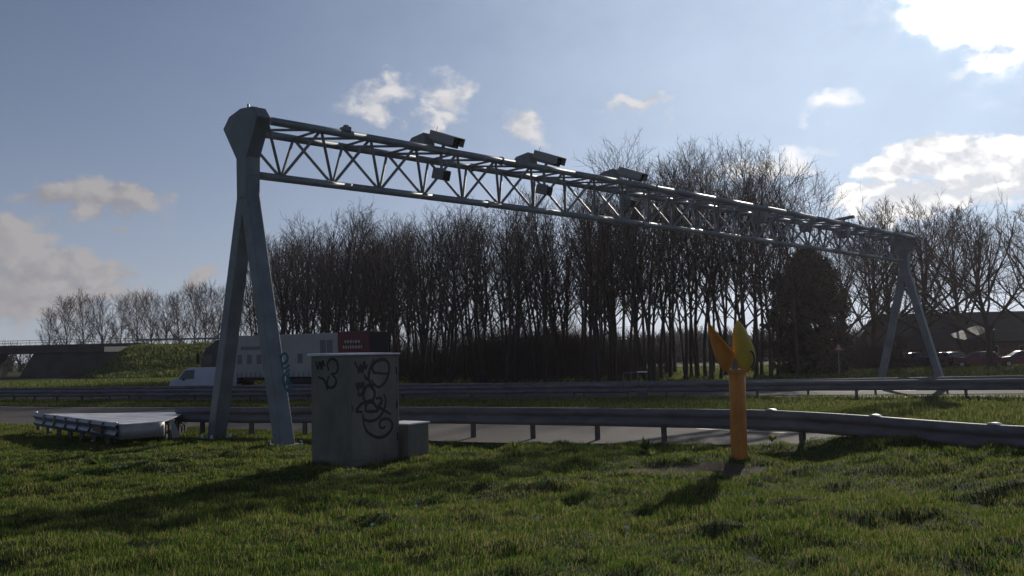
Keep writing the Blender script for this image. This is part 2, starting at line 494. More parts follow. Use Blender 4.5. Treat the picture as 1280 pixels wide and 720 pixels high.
def sheet(name, A, B, m, n=14, dz=0.0, label=None):
    """road surface between two plan polylines with the same number of points"""
    A = np.array(A); B = np.array(B); k = len(A)
    t = np.linspace(0, 1, n + 1)[:, None, None]
    P = A[None] * (1 - t) + B[None] * t
    X, Y = P[..., 0], P[..., 1]; Z = gbase(X, Y) + dz
    V = np.stack([X.ravel(), Y.ravel(), Z.ravel()], 1)
    I, J = np.meshgrid(np.arange(k - 1), np.arange(n)); a = (J * k + I).ravel()
    me = mesh_np(name, V, np.stack([a, a + 1, a + k + 1, a + k], 1))
    o = obj(name, me, m, smooth=True)
    return tag(o, label, None, None, 'structure')


def resample(P, n):
    P = np.asarray(P, float); d = np.r_[0, np.cumsum(np.linalg.norm(np.diff(P, axis=0), axis=1))]
    t = np.linspace(0, d[-1], n); return np.stack([np.interp(t, d, P[:, 0]), np.interp(t, d, P[:, 1])], 1)


r1n, r1f, r2n, r2f = (resample(p, 90) for p in (R1N, R1F, R2N, R2F))
sheet('road', r1n, r1f, MT['old_asphalt'], 16, 0, 'slip road between the grass verge and the median')
sheet('far_carriageway', r2n, r2f, MT['asphalt'], 16, 0, 'far carriageway with the lorry')
for nm, A, B, t0, t1, dash in (('road_edge_line', r1n, r1f, .93, .945, 0), ('road_lane_line', r1n, r1f, .5, .511, 3),
                               ('carriageway_edge_line', r2n, r2f, .05, .06, 0), ('carriageway_lane_line', r2n, r2f, .70, .709, 3), ('carriageway_edge_line', r2n, r2f, .93, .94, 0)):
    a = resample(A * (1 - t0) + B * t0, 180); b = resample(A * (1 - t1) + B * t1, 180)
    if not dash: sheet(nm, a, b, MT['paint'], 1, .006, 'painted white line on the asphalt')
    else:
        bm = NB()
        for i in range(0, 178, 8):
            for j in range(i, i + 3):
                q = [a[j], a[j + 1], b[j + 1], b[j]]
                bm.faces.new([bm.verts.new((x, y, float(gbase(x, y)) + .006)) for x, y in q])
        tag(obj(nm, bm, MT['paint']), 'dashed white lane line on the asphalt', None, None, 'structure')

# ------------------------------------------------------------------ overpass
OY = 150.0
SLOPE_GRASS = []


def build_overpass():
    zt = atd(40, 433.5, OY).z
    xe = xat(132, OY, 440)
    t = empty('overpass', (xe - 30, OY, -.4), 'low concrete motorway overpass in shade beyond the lorry', 'bridge')
    bm = NB(); box(bm, (xe - 76, OY + 6, zt - .55), (152, 13, 1.0)); obj('deck', bm, MT['shaded_concrete'], t, world=True)
    bm = NB(); box(bm, (xe - 70, OY - .7, zt + .0), (152.4, .35, .5)); obj('parapet_edge', bm, MT['shaded_concrete'], t, world=True)
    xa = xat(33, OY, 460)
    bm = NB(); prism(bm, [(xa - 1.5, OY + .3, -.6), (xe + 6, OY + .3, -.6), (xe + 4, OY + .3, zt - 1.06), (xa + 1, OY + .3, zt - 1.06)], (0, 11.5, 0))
    obj('abutment', bm, MT['shaded_concrete'], t, world=True)
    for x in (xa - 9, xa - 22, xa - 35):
        bm = NB(); box(bm, (x, OY + 6, (zt - 1.06 - .5) / 2), (1, 8, zt - 1.06 + .5)); obj('pier', bm, MT['shaded_concrete'], t, world=True)
    bm = NB()
    for x in np.arange(xe - 110, xe + 6, 2.0): bar(bm, (x, OY - .5, zt + .2), (x, OY - .5, zt + 1.0), .04, 5)
    for z in (.62, 1.0): bar(bm, (xe - 112, OY - .5, zt + z), (xe + 6, OY - .5, zt + z), .04, 5)
    obj('railing', bm, MT['rail_post'], t, world=True)
    # embankment that carries the crossing road on
    X0, X1 = xe - 4, xat(455, OY, 450)
    nx, ny = 90, 26
    xs = np.linspace(X0, X1, nx); f = np.linspace(0, 1, ny)
    Xg, Fg = np.meshgrid(xs, f)
    foot = OY - 27; Yg = foot + Fg * (OY + 14 - foot)
    Zg = np.minimum((zt - .05), -.5 + (zt + .45) * sstep(-.05, 1, np.clip((Yg - foot) / (OY - 1 - foot), 0, 1)))
    Zg = Zg + (vnoise(Xg * .4, Yg * .4) - .5) * .35 * (Zg < zt - .3)
    left = sstep(0, 9, Xg - X0 - (1 - np.clip((Yg - foot) / (OY - foot), 0, 1)) * 10)          # rounded end beside the abutment
    Zg = -.6 + (Zg + .6) * left
    V = np.stack([Xg.ravel(), Yg.ravel(), Zg.ravel()], 1)
    I, J = np.meshgrid(np.arange(nx - 1), np.arange(ny - 1)); a = (J * nx + I).ravel()
    tag(obj('embankment', mesh_np('embankment', V, np.stack([a, a + 1, a + nx + 1, a + nx], 1)), MT['slope'], smooth=True), 'green grass embankment rising to the overpass', None, None, 'structure')
    n = 26000; gi, gj = RNG.integers(0, nx - 1, n), RNG.integers(0, ny - 1, n); fu, fv = RNG.random(n), RNG.random(n)
    G = V.reshape(ny, nx, 3)
    Q = (G[gj, gi] * ((1 - fu) * (1 - fv))[:, None] + G[gj, gi + 1] * (fu * (1 - fv))[:, None] + G[gj + 1, gi] * ((1 - fu) * fv)[:, None] + G[gj + 1, gi + 1] * (fu * fv)[:, None])
    Q = Q[(Q[:, 2] > -.3) & (Q[:, 1] < OY - 3)]
    SLOPE_GRASS.append(Q)
    g = empty('crest_guard_rail', (xe + 20, OY - .3, zt), 'thin dark guard rail along the crest of the green embankment', 'guard rail')
    bm = NB(); box(bm, ((xe + X1) / 2 + 2, OY - .3, zt + .72), (X1 - xe - 6, .08, .3)); obj('beam', bm, MT['rail'], g, world=True)
    for x in np.arange(xe + 6, xe + 70, 2.66):
        bm = NB(); box(bm, (x, OY - .2, zt + .3), (.12, .1, .8)); obj('post', bm, MT['rail_post'], g, world=True)


build_overpass()

# ------------------------------------------------------------------ guard rails
def w_beam(P, zs, off, h=.40):
    """steel W profile swept along a plan polyline; P (n,2), zs top heights"""
    d = np.gradient(P, axis=0); d /= np.linalg.norm(d, axis=1)[:, None]
    nrm = np.stack([d[:, 1], -d[:, 0]], 1)
    prof = [(-.03, 0), (.012, -.002), (.05, -.03), (.075, -.075), (.075, -.115), (.05, -.15), (0, -.185), (0, -.215), (.05, -.25), (.075, -.285), (.075, -.325),
            (.05, -.37), (.01, -.392), (-.03, -.40)]
    prof = [(u, v * h / .40) for u, v in prof]
    full = prof + [(u - .012, v) for u, v in reversed(prof)]
    n, k = len(P), len(full)
    V = np.zeros((n, k, 3))
    for j, (u, v) in enumerate(full):
        V[:, j, :2] = P + nrm * (u + off); V[:, j, 2] = zs + v
    I, J = np.meshgrid(np.arange(k), np.arange(n - 1)); a = (J * k + I).ravel(); b = (J * k + (I + 1) % k).ravel()
    return mesh_np('beam', V.reshape(-1, 3), np.stack([a, b, b + k, a + k], 1))


def guard_rail(name, P, label, top=.72, spacing=lambda p: 1.9, first=.6, caps=None, n=160):
    P = resample(P, n); mid = P[len(P) // 2]
    t = empty(name, (mid[0], mid[1], float(gbase(*mid))), label, 'guard rail')
    zs = np.array([float(gbase(x, y)) for x, y in P]) + top + (vnoise(P[:, 0] * .35, P[:, 1] * .35) - .5) * .035
    obj('beam', w_beam(P, zs, .03), MT['rail'], t, smooth=False, world=True)
    # lap joints of the beam lengths
    d = np.r_[0, np.cumsum(np.linalg.norm(np.diff(P, axis=0), axis=1))]
    s = first; cnt = 0
    while s < d[-1] - .2 and cnt < 95:
        x, y = np.interp(s, d, P[:, 0]), np.interp(s, d, P[:, 1]); z = float(np.interp(s, d, zs))
        x2, y2 = np.interp(s + .2, d, P[:, 0]), np.interp(s + .2, d, P[:, 1])
        a = math.atan2(y2 - y, x2 - x); g = float(gbase(x, y))
        tilt = random.uniform(-.02, .02)
        bm = NB(); M = Matrix.Translation((x - math.sin(a) * .10, y + math.cos(a) * .10, g)) @ Matrix.Rotation(a, 4, 'Z') @ Matrix.Rotation(tilt, 4, 'Y')
        hh = z - g - .03
        box(bm, (-.045, 0, hh / 2 - .2), (.012, .10, hh + .4), M=M); box(bm, (0, .045, hh / 2 - .2), (.078, .012, hh + .4), M=M)
        box(bm, (0, -.045, hh / 2 - .2), (.078, .012, hh + .4), M=M)
        box(bm, (0, -.058, hh - .18), (.10, .014, .22), M=M)
        obj('post', bm, MT['rail_post'], t, world=True)
        s += spacing((x, y)); cnt += 1
    return t, P, zs, d


nr, nP, nz, ndist = guard_rail('guard_rail', NEAR_RAIL, 'weathered steel guard rail bending along the verge behind the yellow post', spacing=lambda p: 1.55 if p[0] < 6 else 3.2, first=.75)
for px in (965, 1090, 1235):
    k = int(np.argmin([abs((Vector((x, y, 0)).x) - xat(px, y)) for x, y in nP]))
    a = math.atan2(nP[k + 1][1] - nP[k][1], nP[k + 1][0] - nP[k][0])
    bm = NB(); M = Matrix.Translation((nP[k][0], nP[k][1], nz[k])) @ Matrix.Rotation(a, 4, 'Z')
    v = [(-.11, 0), (-.08, .02), (-.03, .032), (.05, .03), (.10, .01), (.11, 0)]
    prism(bm, [M @ Vector((x, -.06, z)) for x, z in v], M.to_3x3() @ Vector((0, .12, 0)))
    obj('reflector_cap', bm, MT['white_cap'], nr, world=True, bevel=.012)
guard_rail('guard_rail', FRONT_RAIL, 'long straight guard rail on posts in the grass median, in front of a second rail', spacing=lambda p: 1.95 if p[0] < -2 else 4.0, first=.3, n=120)
guard_rail('guard_rail', REAR_RAIL, 'rear guard rail of the double pair on the median, next to the lorry lane', spacing=lambda p: 3.0, first=.9, n=120)

# small metal frame that stands in the median behind the front rail
fx, fy = xat(794, 40.2), 40.2
fz = float(gbase(fx, fy))
mf = empty('metal_frame', (fx, fy, fz), 'thin metal tube frame with top bar coloured pale as if lit rising behind the median guard rail', 'metal frame')
bm = NB()
pf = [(-.52, 0), (-.20, .02), (.12, .0), (.50, .02)]
ht = 1.2
for i, (dx, dy) in enumerate(pf): bar(bm, (fx + dx, fy + dy, fz - .1), (fx + dx, fy + dy, fz + ht - (.02 if i % 2 else 0)), .022, 8)
bar(bm, (fx - .53, fy, fz + ht), (fx + .12, fy, fz + ht + .02), .022, 8)
obj('tube_stand', bm, MT['rail_post'], mf, world=True)
bm = NB(); box(bm, (fx + .31, fy + .02, fz + ht + .03), (.42, .12, .05)); obj('top_plate', bm, MT['sheet'], mf, world=True, bevel=.01)  # pale colour stands in for light on the top bar
bm = NB(); box(bm, (fx + .25, fy + .12, fz + .22), (.40, .3, .5)); obj('ballast_box', bm, MT['rail_post'], mf, world=True, bevel=.02)

# ------------------------------------------------------------------ gantry
GL = atd(311, 551, 22.2); GL.z = 0.0
zt_ = atd(311, 136.5, 22.2).z
_gr = 50.0
GR_ = Vector((xat(1129, _gr, 300), _gr, 0))
gd = (GR_ - GL); gd.z = 0; GLEN = gd.length; gd.normalize()
gp = Vector((gd.y, -gd.x, 0))                       # across the beam, towards the camera side
UP = Vector((0, 0, 1))
ga = empty('gantry', (GL.x, GL.y, 0), 'long grey steel lattice gantry spanning the motorway on two A-shaped legs', 'gantry')


def gpt(s, p, z): return GL + gd * s + gp * p + UP * z


HT = zt_; HW = HT * .855; LEGTOP = HT * .80; CROTCH = HT * .665


def tower(s0, sgn):
    """legs and head of one end; sgn +1 when the beam leaves towards +s"""
    th = .30
    for side in (-1, 1):
        foot = side * 1.60; top = -side * .07
        bm = NB()
        def ring(z, c, w, t): return [gpt(s0 + a * t, c + b * w, z) for a, b in ((-1, -1), (1, -1), (1, 1), (-1, 1))]
        hull8(bm, ring(-.25, foot + side * .05, .175, .180 + side * .003), ring(LEGTOP, top, .19, .172 + side * .003))
        lg = obj('leg', bm, MT['galv_paint'], ga, world=True, bevel=.03)
        bm = NB(); box(bm, gpt(s0, foot, .02), (.62, .62, .05), math.atan2(gp.y, gp.x)); f = obj('foot_plate', bm, MT['galv'], lg)
        f.parent = lg; f.data.transform(Matrix.Translation(-Vector(ga.location)))
        bm = NB()
        for dx in (-.25, .25):
            for dy in (-.25, .25): bar(bm, gpt(s0 + dx, foot + dy, .04), gpt(s0 + dx, foot + dy, .12), .03, 6)
        f = obj('anchor_bolts', bm, MT['white_cap'] if side < 0 else MT['galv'], lg); f.data.transform(Matrix.Translation(-Vector(ga.location)))
        if sgn > 0: LEGS[side] = (foot, top)
    # head: a flat many-sided casing wider at the top
    prof = [(-.225, HT * .725), (-.25, HW - .05), (-.90, HT - .36), (-.60, HT - .10), (-.05, HT), (.52, HT - .06), (.76, HT - .34), (.25, HW - .05), (.225, HT * .725)]
    bm = NB(); prism(bm, [gpt(s0 - .188, p, z) for p, z in prof], gd * .376)
    hd = obj('tower_head', bm, MT['galv_paint'], ga, world=True, bevel=.025)
    bm = NB(); bar(bm, gpt(s0 - .05, .1, HT - .03), gpt(s0 - .05, .1, HT + .10), .03, 6); bar(bm, gpt(s0 + .1, .25, HT - .1), gpt(s0 + .1, .25, HT + .03), .02, 6)
    lu = obj('lifting_lug', bm, MT['galv'], hd); lu.data.transform(Matrix.Translation(-Vector(ga.location)))


LEGS = {}
tower(0, 1); tower(GLEN, -1)
ZTOP, ZBOT, PW = HT - .38, HT - 1.60, .64
R_TOP, R_BOT, R_DIAG = .10, .10, .040
s0, s1 = .25, GLEN - .25
NB_BAY = int(round((s1 - s0) / 1.52)); BAY = (s1 - s0 - .6) / NB_BAY
SB = [s0 + .65 + i * BAY for i in range(NB_BAY)]


def sag(s): return .10 * math.sin(math.pi * s / GLEN)       # slight camber


def chord(name, p, z, r):
    bm = NB(); n = 14
    pts = [gpt(s0 + (s1 - s0) * i / n, p, z + sag(s0 + (s1 - s0) * i / n)) for i in range(n + 1)]
    for a, b in zip(pts, pts[1:]): bar(bm, a, b, r, 14)
    return obj(name, bm, MT['galv'], ga, world=True, smooth=False)


c1 = chord('top_chord', PW, ZTOP, R_TOP); c2 = chord('top_chord', -PW, ZTOP, R_TOP); c3 = chord('bottom_chord', 0, ZBOT, R_BOT)
for c in (c1, c2, c3):
    for p in c.data.polygons: p.use_smooth = len(p.vertices) == 4
bm = NB()
for i, s in enumerate(SB):
    B_ = gpt(s, 0, ZBOT + sag(s))
    for k in (-.5, .5):
        q = s + k * BAY
        if q < s0 - .3 or q > s1 + .3: continue
        for p in (PW, -PW): bar(bm, B_, gpt(q, p, ZTOP + sag(q)), R_DIAG, 8)
    q = s + .5 * BAY; q0 = s - .5 * BAY
    if q < s1: bar(bm, gpt(q, -PW, ZTOP + sag(q)), gpt(q, PW, ZTOP + sag(q)), R_DIAG * .9, 8)
    if q < s1 and q0 > s0 - .2: bar(bm, gpt(q0, -PW, ZTOP + sag(q0)), gpt(q, PW, ZTOP + sag(q)), R_DIAG * .9, 8)
    bm2 = None
obj('bracing_lattice', bm, MT['galv'], ga, world=True)
for k in range(1, 5):
    s = s0 + (s1 - s0) * k / 5
    for p, z in ((PW, ZTOP), (-PW, ZTOP), (0, ZBOT)):
        bm = NB(); bar(bm, gpt(s - .03, p, z + sag(s)), gpt(s + .03, p, z + sag(s)), .13, 12)
        obj('flange_joint', bm, MT['galv'], ga, world=True)


def s_at(px, p, z):
    """position along the beam that projects to a pixel column"""
    best, bs = 1e9, 0
    Ci = CR.transposed()
    for i in range(800):
        s = i * GLEN / 800; v = Ci @ (gpt(s, p, z) - Vector((0, 0, CAMZ))); x = 640 + F * v.x / -v.z
        if abs(x - px) < best: best, bs = abs(x - px), s
    return bs


def frame_at(s, p, z, yaw=0.0, tilt=0.0):
    """local x runs along the road (towards the viewer's right), y along the beam"""
    M = Matrix((gp, gd, UP)).transposed().to_4x4(); M.translation = gpt(s, p, z)
    return M @ Matrix.Rotation(yaw, 4, 'Z') @ Matrix.Rotation(tilt, 4, 'Y')


def traffic_camera(s, label, big=1.0, hanging=True):
    base = gpt(s, PW, ZTOP + R_TOP)
    t = empty('traffic_camera', base, label, 'traffic camera', 'cameras mounted along the gantry')
    M = frame_at(s, .42, ZTOP + sag(s) + .24, R(6), R(20))
    bm = NB(); box(bm, (.10, 0, .13), (.74, .36, .29), M=M); h = obj('housing', bm, MT['housing'], t, world=True, bevel=.03)
    bm = NB()
    prism(bm, [M @ Vector(q) for q in ((-.38, -.23, .08), (-.38, -.23, .325), (-.38, .23, .325), (-.38, .23, .08), (-.38, .215, .08), (-.38, .215, .31), (-.38, -.215, .31), (-.38, -.215, .08))],
          M.to_3x3() @ Vector((.98, 0, -.02)))
    obj('sun_shield', bm, MT['hood'], t, world=True)
    bm = NB(); box(bm, (.476, 0, .13), (.014, .29, .22), M=M); obj('lens_window', bm, MT['lens'], t, world=True)
    bm = NB(); bar(bm, M @ Vector((.05, 0, .02)), M @ Vector((.03, 0, -.24)), .05, 8); box(bm, (.03, 0, -.19), (.3, .28, .05), M=M)
    obj('bracket', bm, MT['galv'], t, world=True)
    bm = NB(); bar(bm, M @ Vector((-.36, 0, .33)), M @ Vector((-.36, 0, .46)), .008, 6); obj('aerial', bm, MT['black'], t, world=True)
    # control box clamped behind it
    M2 = frame_at(s - .18, -.28, ZTOP + sag(s) + .30, R(4), R(-4))
    bm = NB(); prism(bm, [M2 @ Vector(q) for q in ((-.42, -.2, -.05), (-.42, -.2, .08), (-.22, -.2, .26), (.30, -.2, .30), (.34, -.2, .24), (.34, -.2, -.08))], M2.to_3x3() @ Vector((0, .40, 0)))
    obj('control_box', bm, MT['housing'], t, world=True, bevel=.02)
    if hanging:
        M3 = frame_at(s + .02, .30, ZTOP + sag(s) - .60, R(6), R(16))
        bm = NB(); box(bm, (.02, 0, 0), (.44, .34, .30), M=M3); obj('flash_box', bm, MT['housing'], t, world=True, bevel=.03)
        bm = NB(); box(bm, (.246, 0, 0), (.012, .28, .23), M=M3); obj('flash_window', bm, MT['lens'], t, world=True)
        bm = NB(); bar(bm, M3 @ Vector((0, 0, .13)), M @ Vector((.0, 0, -.2)), .045, 8); box(bm, (-.02, 0, .15), (.2, .2, .06), M=M3)
        obj('hanger', bm, MT['galv'], t, world=True)


for px, lab in ((550, 'traffic camera with sunshield on the gantry, nearest the graffitied end leg'), (678, 'middle traffic camera of three on top of the lattice gantry'),
                (783, 'traffic camera on the gantry with tall bare treetops behind it')):
    traffic_camera(s_at(px, .3, ZTOP), lab)


def junction_box(px, label, drop):
    s = s_at(px, 0, ZTOP); M = frame_at(s, .05, ZTOP + sag(s) - drop, R(5), 0)
    t = empty('junction_box', M.translation, label, 'junction box', 'boxes hung in the gantry lattice')
    bm = NB(); box(bm, (0, 0, 0), (.5, .4, .34), M=M); obj('casing', bm, MT['housing'], t, world=True, bevel=.03)
    bm = NB(); box(bm, (-.27, 0, drop * .5), (.05, .34, drop), M=M); box(bm, (.27, 0, drop * .5), (.05, .34, drop), M=M); obj('hanger', bm, MT['galv'], t, world=True)


junction_box(948, 'grey box hung in the gantry lattice, first after the cameras', .34)
junction_box(1006, 'grey box hung in the gantry lattice above the dark evergreen', .36)
junction_box(1052, 'grey box hung in the gantry lattice nearest the far tower', .36)
s = s_at(433, PW, ZTOP); M = frame_at(s, PW, ZTOP + sag(s) + .05)
cl = empty('cable_clamp', gpt(s, PW, ZTOP + .1), 'small cable clamp on the top tube between the near tower and first camera', 'clamp')
bm = NB(); box(bm, (0, 0, .06), (.26, .2, .14), M=M); box(bm, (.02, .0, .14), (.1, .12, .08), M=M); obj('clamp_body', bm, MT['housing'], cl, world=True, bevel=.02)
bm = NB(); bar(bm, gpt(s - .2, PW, ZTOP + sag(s)), gpt(s + .2, PW, ZTOP + sag(s)), .105, 12); obj('clamp_ring', bm, MT['galv'], cl, world=True)
s = s_at(1058, PW, ZTOP); M = frame_at(s, PW, ZTOP + sag(s) + .12, R(10), R(-6))
cl = empty('sensor_arm', gpt(s, PW, ZTOP + .1), 'small flat sensor sticking up from the gantry top near the far tower', 'sensor')
bm = NB(); box(bm, (-.1, 0, .16), (1.0, .3, .12), M=M); obj('sensor_body', bm, MT['housing'], cl, world=True, bevel=.02)
bm = NB(); bar(bm, M @ Vector((-.1, 0, -.12)), M @ Vector((-.1, 0, .14)), .05, 8); obj('stem', bm, MT['galv'], cl, world=True)


def ribbon(bm, pts, nrm, r):
    """spray stroke: a thin soft ribbon of width 2r lying 3 mm proud of the plane with normal nrm"""
    P = np.array([[p.x, p.y, p.z] for p in pts])
    if len(P) > 2:
        Q = [2 * P[0] - P[1]] + list(P) + [2 * P[-1] - P[-2]]; out = []
        for i in range(1, len(Q) - 2):
            for k in range(7):
                t = k / 7
                out.append(.5 * (2 * Q[i] + (Q[i + 1] - Q[i - 1]) * t + (2 * Q[i - 1] - 5 * Q[i] + 4 * Q[i + 1] - Q[i + 2]) * t * t + (3 * Q[i] - Q[i - 1] - 3 * Q[i + 1] + Q[i + 2]) * t ** 3))
        out.append(Q[-2]); P = np.array(out)
    n = np.array(nrm); T = np.gradient(P, axis=0); T /= np.linalg.norm(T, axis=1)[:, None] + 1e-9
    Sd = np.cross(n[None], T)
    m = len(P); a = []
    for i in range(m):
        w = r * (.65 + .35 * math.sin(math.pi * min(1, (i + .6) / m * 1.0)) + .12 * math.sin(i * 1.7))
        a.append((bm.verts.new(Vector(P[i] + Sd[i] * w + n * .003)), bm.verts.new(Vector(P[i] - Sd[i] * w + n * .003))))
    for i in range(m - 1): bm.faces.new((a[i][0], a[i][1], a[i + 1][1], a[i + 1][0]))


# teal tag on the right hand leg: on the face that looks along the road towards us
ft, tp = LEGS[1]
lo = gpt(0, ft + .05 + .175, -.25); hi = gpt(0, tp + .19, LEGTOP)
fn = gd.cross(hi - lo).normalized()
if fn.dot(gp) < 0: fn = -fn
lo2 = gpt(-.26, ft, 0); fn2 = -gd
strokes = [[(640, 185), (646, 215), (655, 232), (672, 225), (680, 200), (670, 180), (655, 182), (645, 205)], [(655, 235), (652, 250), (668, 258), (690, 240)],
           [(690, 262), (668, 285), (655, 312), (662, 345), (678, 375), (692, 378), (697, 350), (688, 318), (682, 285)], [(672, 292), (678, 320), (672, 350)]]
bm = NB()
for st in strokes: ribbon(bm, [on_plane(200 + x / 4.267, 400 + y / 4.267, lo, fn) for x, y in st], fn, .032)
g = obj('graffiti', bm, MT['spray_teal'], ga, world=True); g['label'] = 'teal spray tag on the leg beside the cabinet'

# ------------------------------------------------------------------ cabinets
CM = at(437, 585, 0.0)
cu = Vector((.563, .826, 0)).normalized(); cw = Vector((-cu.y, cu.x, 0))
ct = empty('utility_cabinet', CM, 'tall grey green utility cabinet covered in black graffiti tags on the grass verge', 'cabinet')
CH = atd(437, 441, CM.y).z; UW, LW = 1.34, 1.0


def cpt(u, w, z): return CM + cu * u + cw * w + UP * z


def cbox(bm, u0, u1, w0, w1, z0, z1):
    hull8(bm, [cpt(u0, w0, z0), cpt(u1, w0, z0), cpt(u1, w1, z0), cpt(u0, w1, z0)], [cpt(u0, w0, z1), cpt(u1, w0, z1), cpt(u1, w1, z1), cpt(u0, w1, z1)])


bm = NB(); cbox(bm, .02, UW - .02, .02, LW - .02, -.3, CH - .05); obj('body', bm, MT['cab'], ct, world=True, bevel=.012)
bm = NB()
v = [cpt(-.03, -.03, CH - .045), cpt(UW + .03, -.03, CH - .045), cpt(UW + .03, LW + .03, CH - .045), cpt(-.03, LW + .03, CH - .045)]
hull8(bm, v, [p + UP * (.03 + (.02 if i in (2, 3) else 0)) for i, p in enumerate(v)]); obj('lid', bm, MT['sheet'], ct, world=True, bevel=.006)
dr = []
bm = NB(); cbox(bm, .06, UW - .045, .003, .022, .10, CH - .10); d1 = obj('door', bm, MT['cab'], ct, world=True, bevel=.006)
bm = NB(); cbox(bm, .003, .022, .05, LW - .05, .10, CH - .10); d2 = obj('side_panel', bm, MT['cab'], ct, world=True, bevel=.006)
bm = NB(); cbox(bm, -.002, .05, -.002, .05, -.1, CH - .05); obj('corner_strip', bm, MT['cab_dark'], ct, world=True, bevel=.006)
bm = NB(); cbox(bm, UW - .045, UW + .002, -.002, .05, -.1, CH - .05); obj('corner_strip', bm, MT['cab_dark'], ct, world=True, bevel=.006)
for z in (.45, 1.05, 1.7):
    bm = NB(); bar(bm, cpt(UW - .055, -.008, z - .07), cpt(UW - .055, -.008, z + .07), .014, 8); obj('hinge', bm, MT['black'], ct, world=True)
bm = NB(); cbox(bm, .085, .125, -.014, .004, .98, 1.12); bar(bm, cpt(.105, -.03, 1.05), cpt(.105, 0, 1.05), .012, 8); hd = obj('handle', bm, MT['cab_dark'], d1, bevel=.004)
hd.data.transform(Matrix.Translation(-CM))
bm = NB()
for k in range(5): cbox(bm, -.004, .012, .22, LW - .25, .28 + k * .035, .295 + k * .035)
vg = obj('vent_grille', bm, MT['cab_dark'], d2); vg.data.transform(Matrix.Translation(-CM))
z3 = lambda st, p0, n: [on_plane(380 + x / 4.2375, 430 + y / 4.2375, p0, n) for x, y in st]
right_tags = [
    [(268, 95), (285, 130), (290, 150), (300, 112), (308, 150), (318, 96), (325, 130), (336, 108)],
    [(372, 80), (352, 125), (342, 165), (345, 198), (368, 228)],
    [(440, 158), (400, 155), (370, 150), (362, 122), (380, 95), (415, 82), (442, 95), (450, 130), (440, 180), (420, 212), (395, 228), (370, 213), (357, 190)],
    [(275, 205), (285, 240), (291, 207), (300, 230), (310, 206), (316, 230), (305, 265), (290, 270), (288, 243)],
    [(305, 262), (320, 298), (345, 310), (370, 285), (372, 250), (350, 222), (335, 220), (320, 250), (310, 292)],
    [(322, 308), (300, 320), (278, 355), (310, 360)], [(330, 322), (326, 350), (350, 358), (392, 350), (375, 322), (362, 300), (340, 312)],
    [(380, 290), (405, 285), (410, 308), (396, 330), (430, 355), (460, 372)], [(422, 262), (432, 300), (425, 340), (405, 380), (375, 403), (340, 408), (315, 395), (312, 370)],
    [(312, 385), (318, 430), (340, 470), (390, 495), (430, 486), (460, 455), (466, 420), (445, 398), (412, 400), (398, 425), (410, 445), (432, 438)],
    [(320, 330), (345, 300), (368, 318)], [(318, 160), (330, 185), (340, 178)]]
left_tags = [[(62, 92), (74, 130), (84, 95), (94, 132), (100, 90), (110, 120)], [(132, 140), (125, 105), (145, 80), (170, 88), (180, 120), (172, 152), (142, 160)],
             [(152, 165), (170, 188), (165, 220), (140, 232), (122, 215), (132, 170)], [(75, 175), (105, 188), (118, 215), (124, 245)]]
bm = NB()
for st in right_tags: ribbon(bm, z3(st, cpt(0, .003, 1), -cw), -cw, .031)
g = obj('graffiti', bm, MT['spray_black'], d1); g.data.transform(Matrix.Translation(-CM))
bm = NB()
for st in left_tags: ribbon(bm, z3(st, cpt(.003, 0, 1), -cu), -cu, .026)
g = obj('graffiti', bm, MT['spray_black'], d2); g.data.transform(Matrix.Translation(-CM))

sc0 = cpt(UW + .10, .12, 0)
sm = empty('utility_cabinet', sc0, 'low plain grey box on the grass tucked against the tall graffitied cabinet', 'cabinet')
_o = CM.copy(); u0 = UW + .10; u1 = u0 + .62; w0 = -.14; w1 = .5
p_ = atd(527, 530, CM.y + cu.y * (u0 + .3))
h2 = .70
bm = NB(); cbox(bm, u0, u1, w0, w1, -.3, h2 - .05); obj('body', bm, MT['cab'], sm, world=True, bevel=.015)
bm = NB(); cbox(bm, u0 - .02, u1 + .02, w0 - .02, w1 + .02, h2 - .05, h2 - .02); obj('lid', bm, MT['sheet'], sm, world=True, bevel=.006)
bm = NB(); cbox(bm, u0 + .05, u1 - .05, w0 - .008, w0 + .004, .08, h2 - .1); obj('door', bm, MT['cab'], sm, world=True, bevel=.004)

# ------------------------------------------------------------------ emergency phone
PB = at(924.5, 579, 0.0); PB.z = 0
ph = empty('emergency_phone', PB, 'yellow roadside emergency phone post with two open ear-shaped wings', 'emergency phone')
tb = atd(921, 464, PB.y)
bm = NB()
dv = (tb - PB); n = 20
def oval(c, a, b): return [c + Vector((math.cos(2 * math.pi * k / n) * a, math.sin(2 * math.pi * k / n) * b, 0)) for k in range(n)]
rings = [oval(PB - dv * .08, .148, .13), oval(PB + dv * .05, .142, .125), oval(PB + dv * .60, .140, .122), oval(tb, .142, .124)]
vs = [[bm.verts.new(p) for p in r_] for r_ in rings]
for a, b in zip(vs, vs[1:]):
    for k in range(n): bm.faces.new((a[k], a[(k + 1) % n], b[(k + 1) % n], b[k]))
bm.faces.new(vs[-1]); bm.faces.new(list(reversed(vs[0])))
o = obj('post', bm, MT['yellow'], ph, world=True)
for p in o.data.polygons: p.use_smooth = len(p.vertices) == 4
bm = NB(); rr = [oval(tb - UP * .03, .158, .138), oval(tb + UP * .035, .158, .138)]
vs = [[bm.verts.new(p) for p in r_] for r_ in rr]
for k in range(n): bm.faces.new((vs[0][k], vs[0][(k + 1) % n], vs[1][(k + 1) % n], vs[1][k]))
bm.faces.new(vs[1]); bm.faces.new(list(reversed(vs[0]))); obj('collar', bm, MT['yellow'], ph, world=True)
bm = NB(); c = atd(918.5, 455, PB.y + .13); box(bm, c + UP * .02, (.11, .12, .26)); box(bm, c + Vector((.0, -.07, .05)), (.07, .03, .09)); obj('speech_unit', bm, MT['housing'], ph, world=True, bevel=.03)


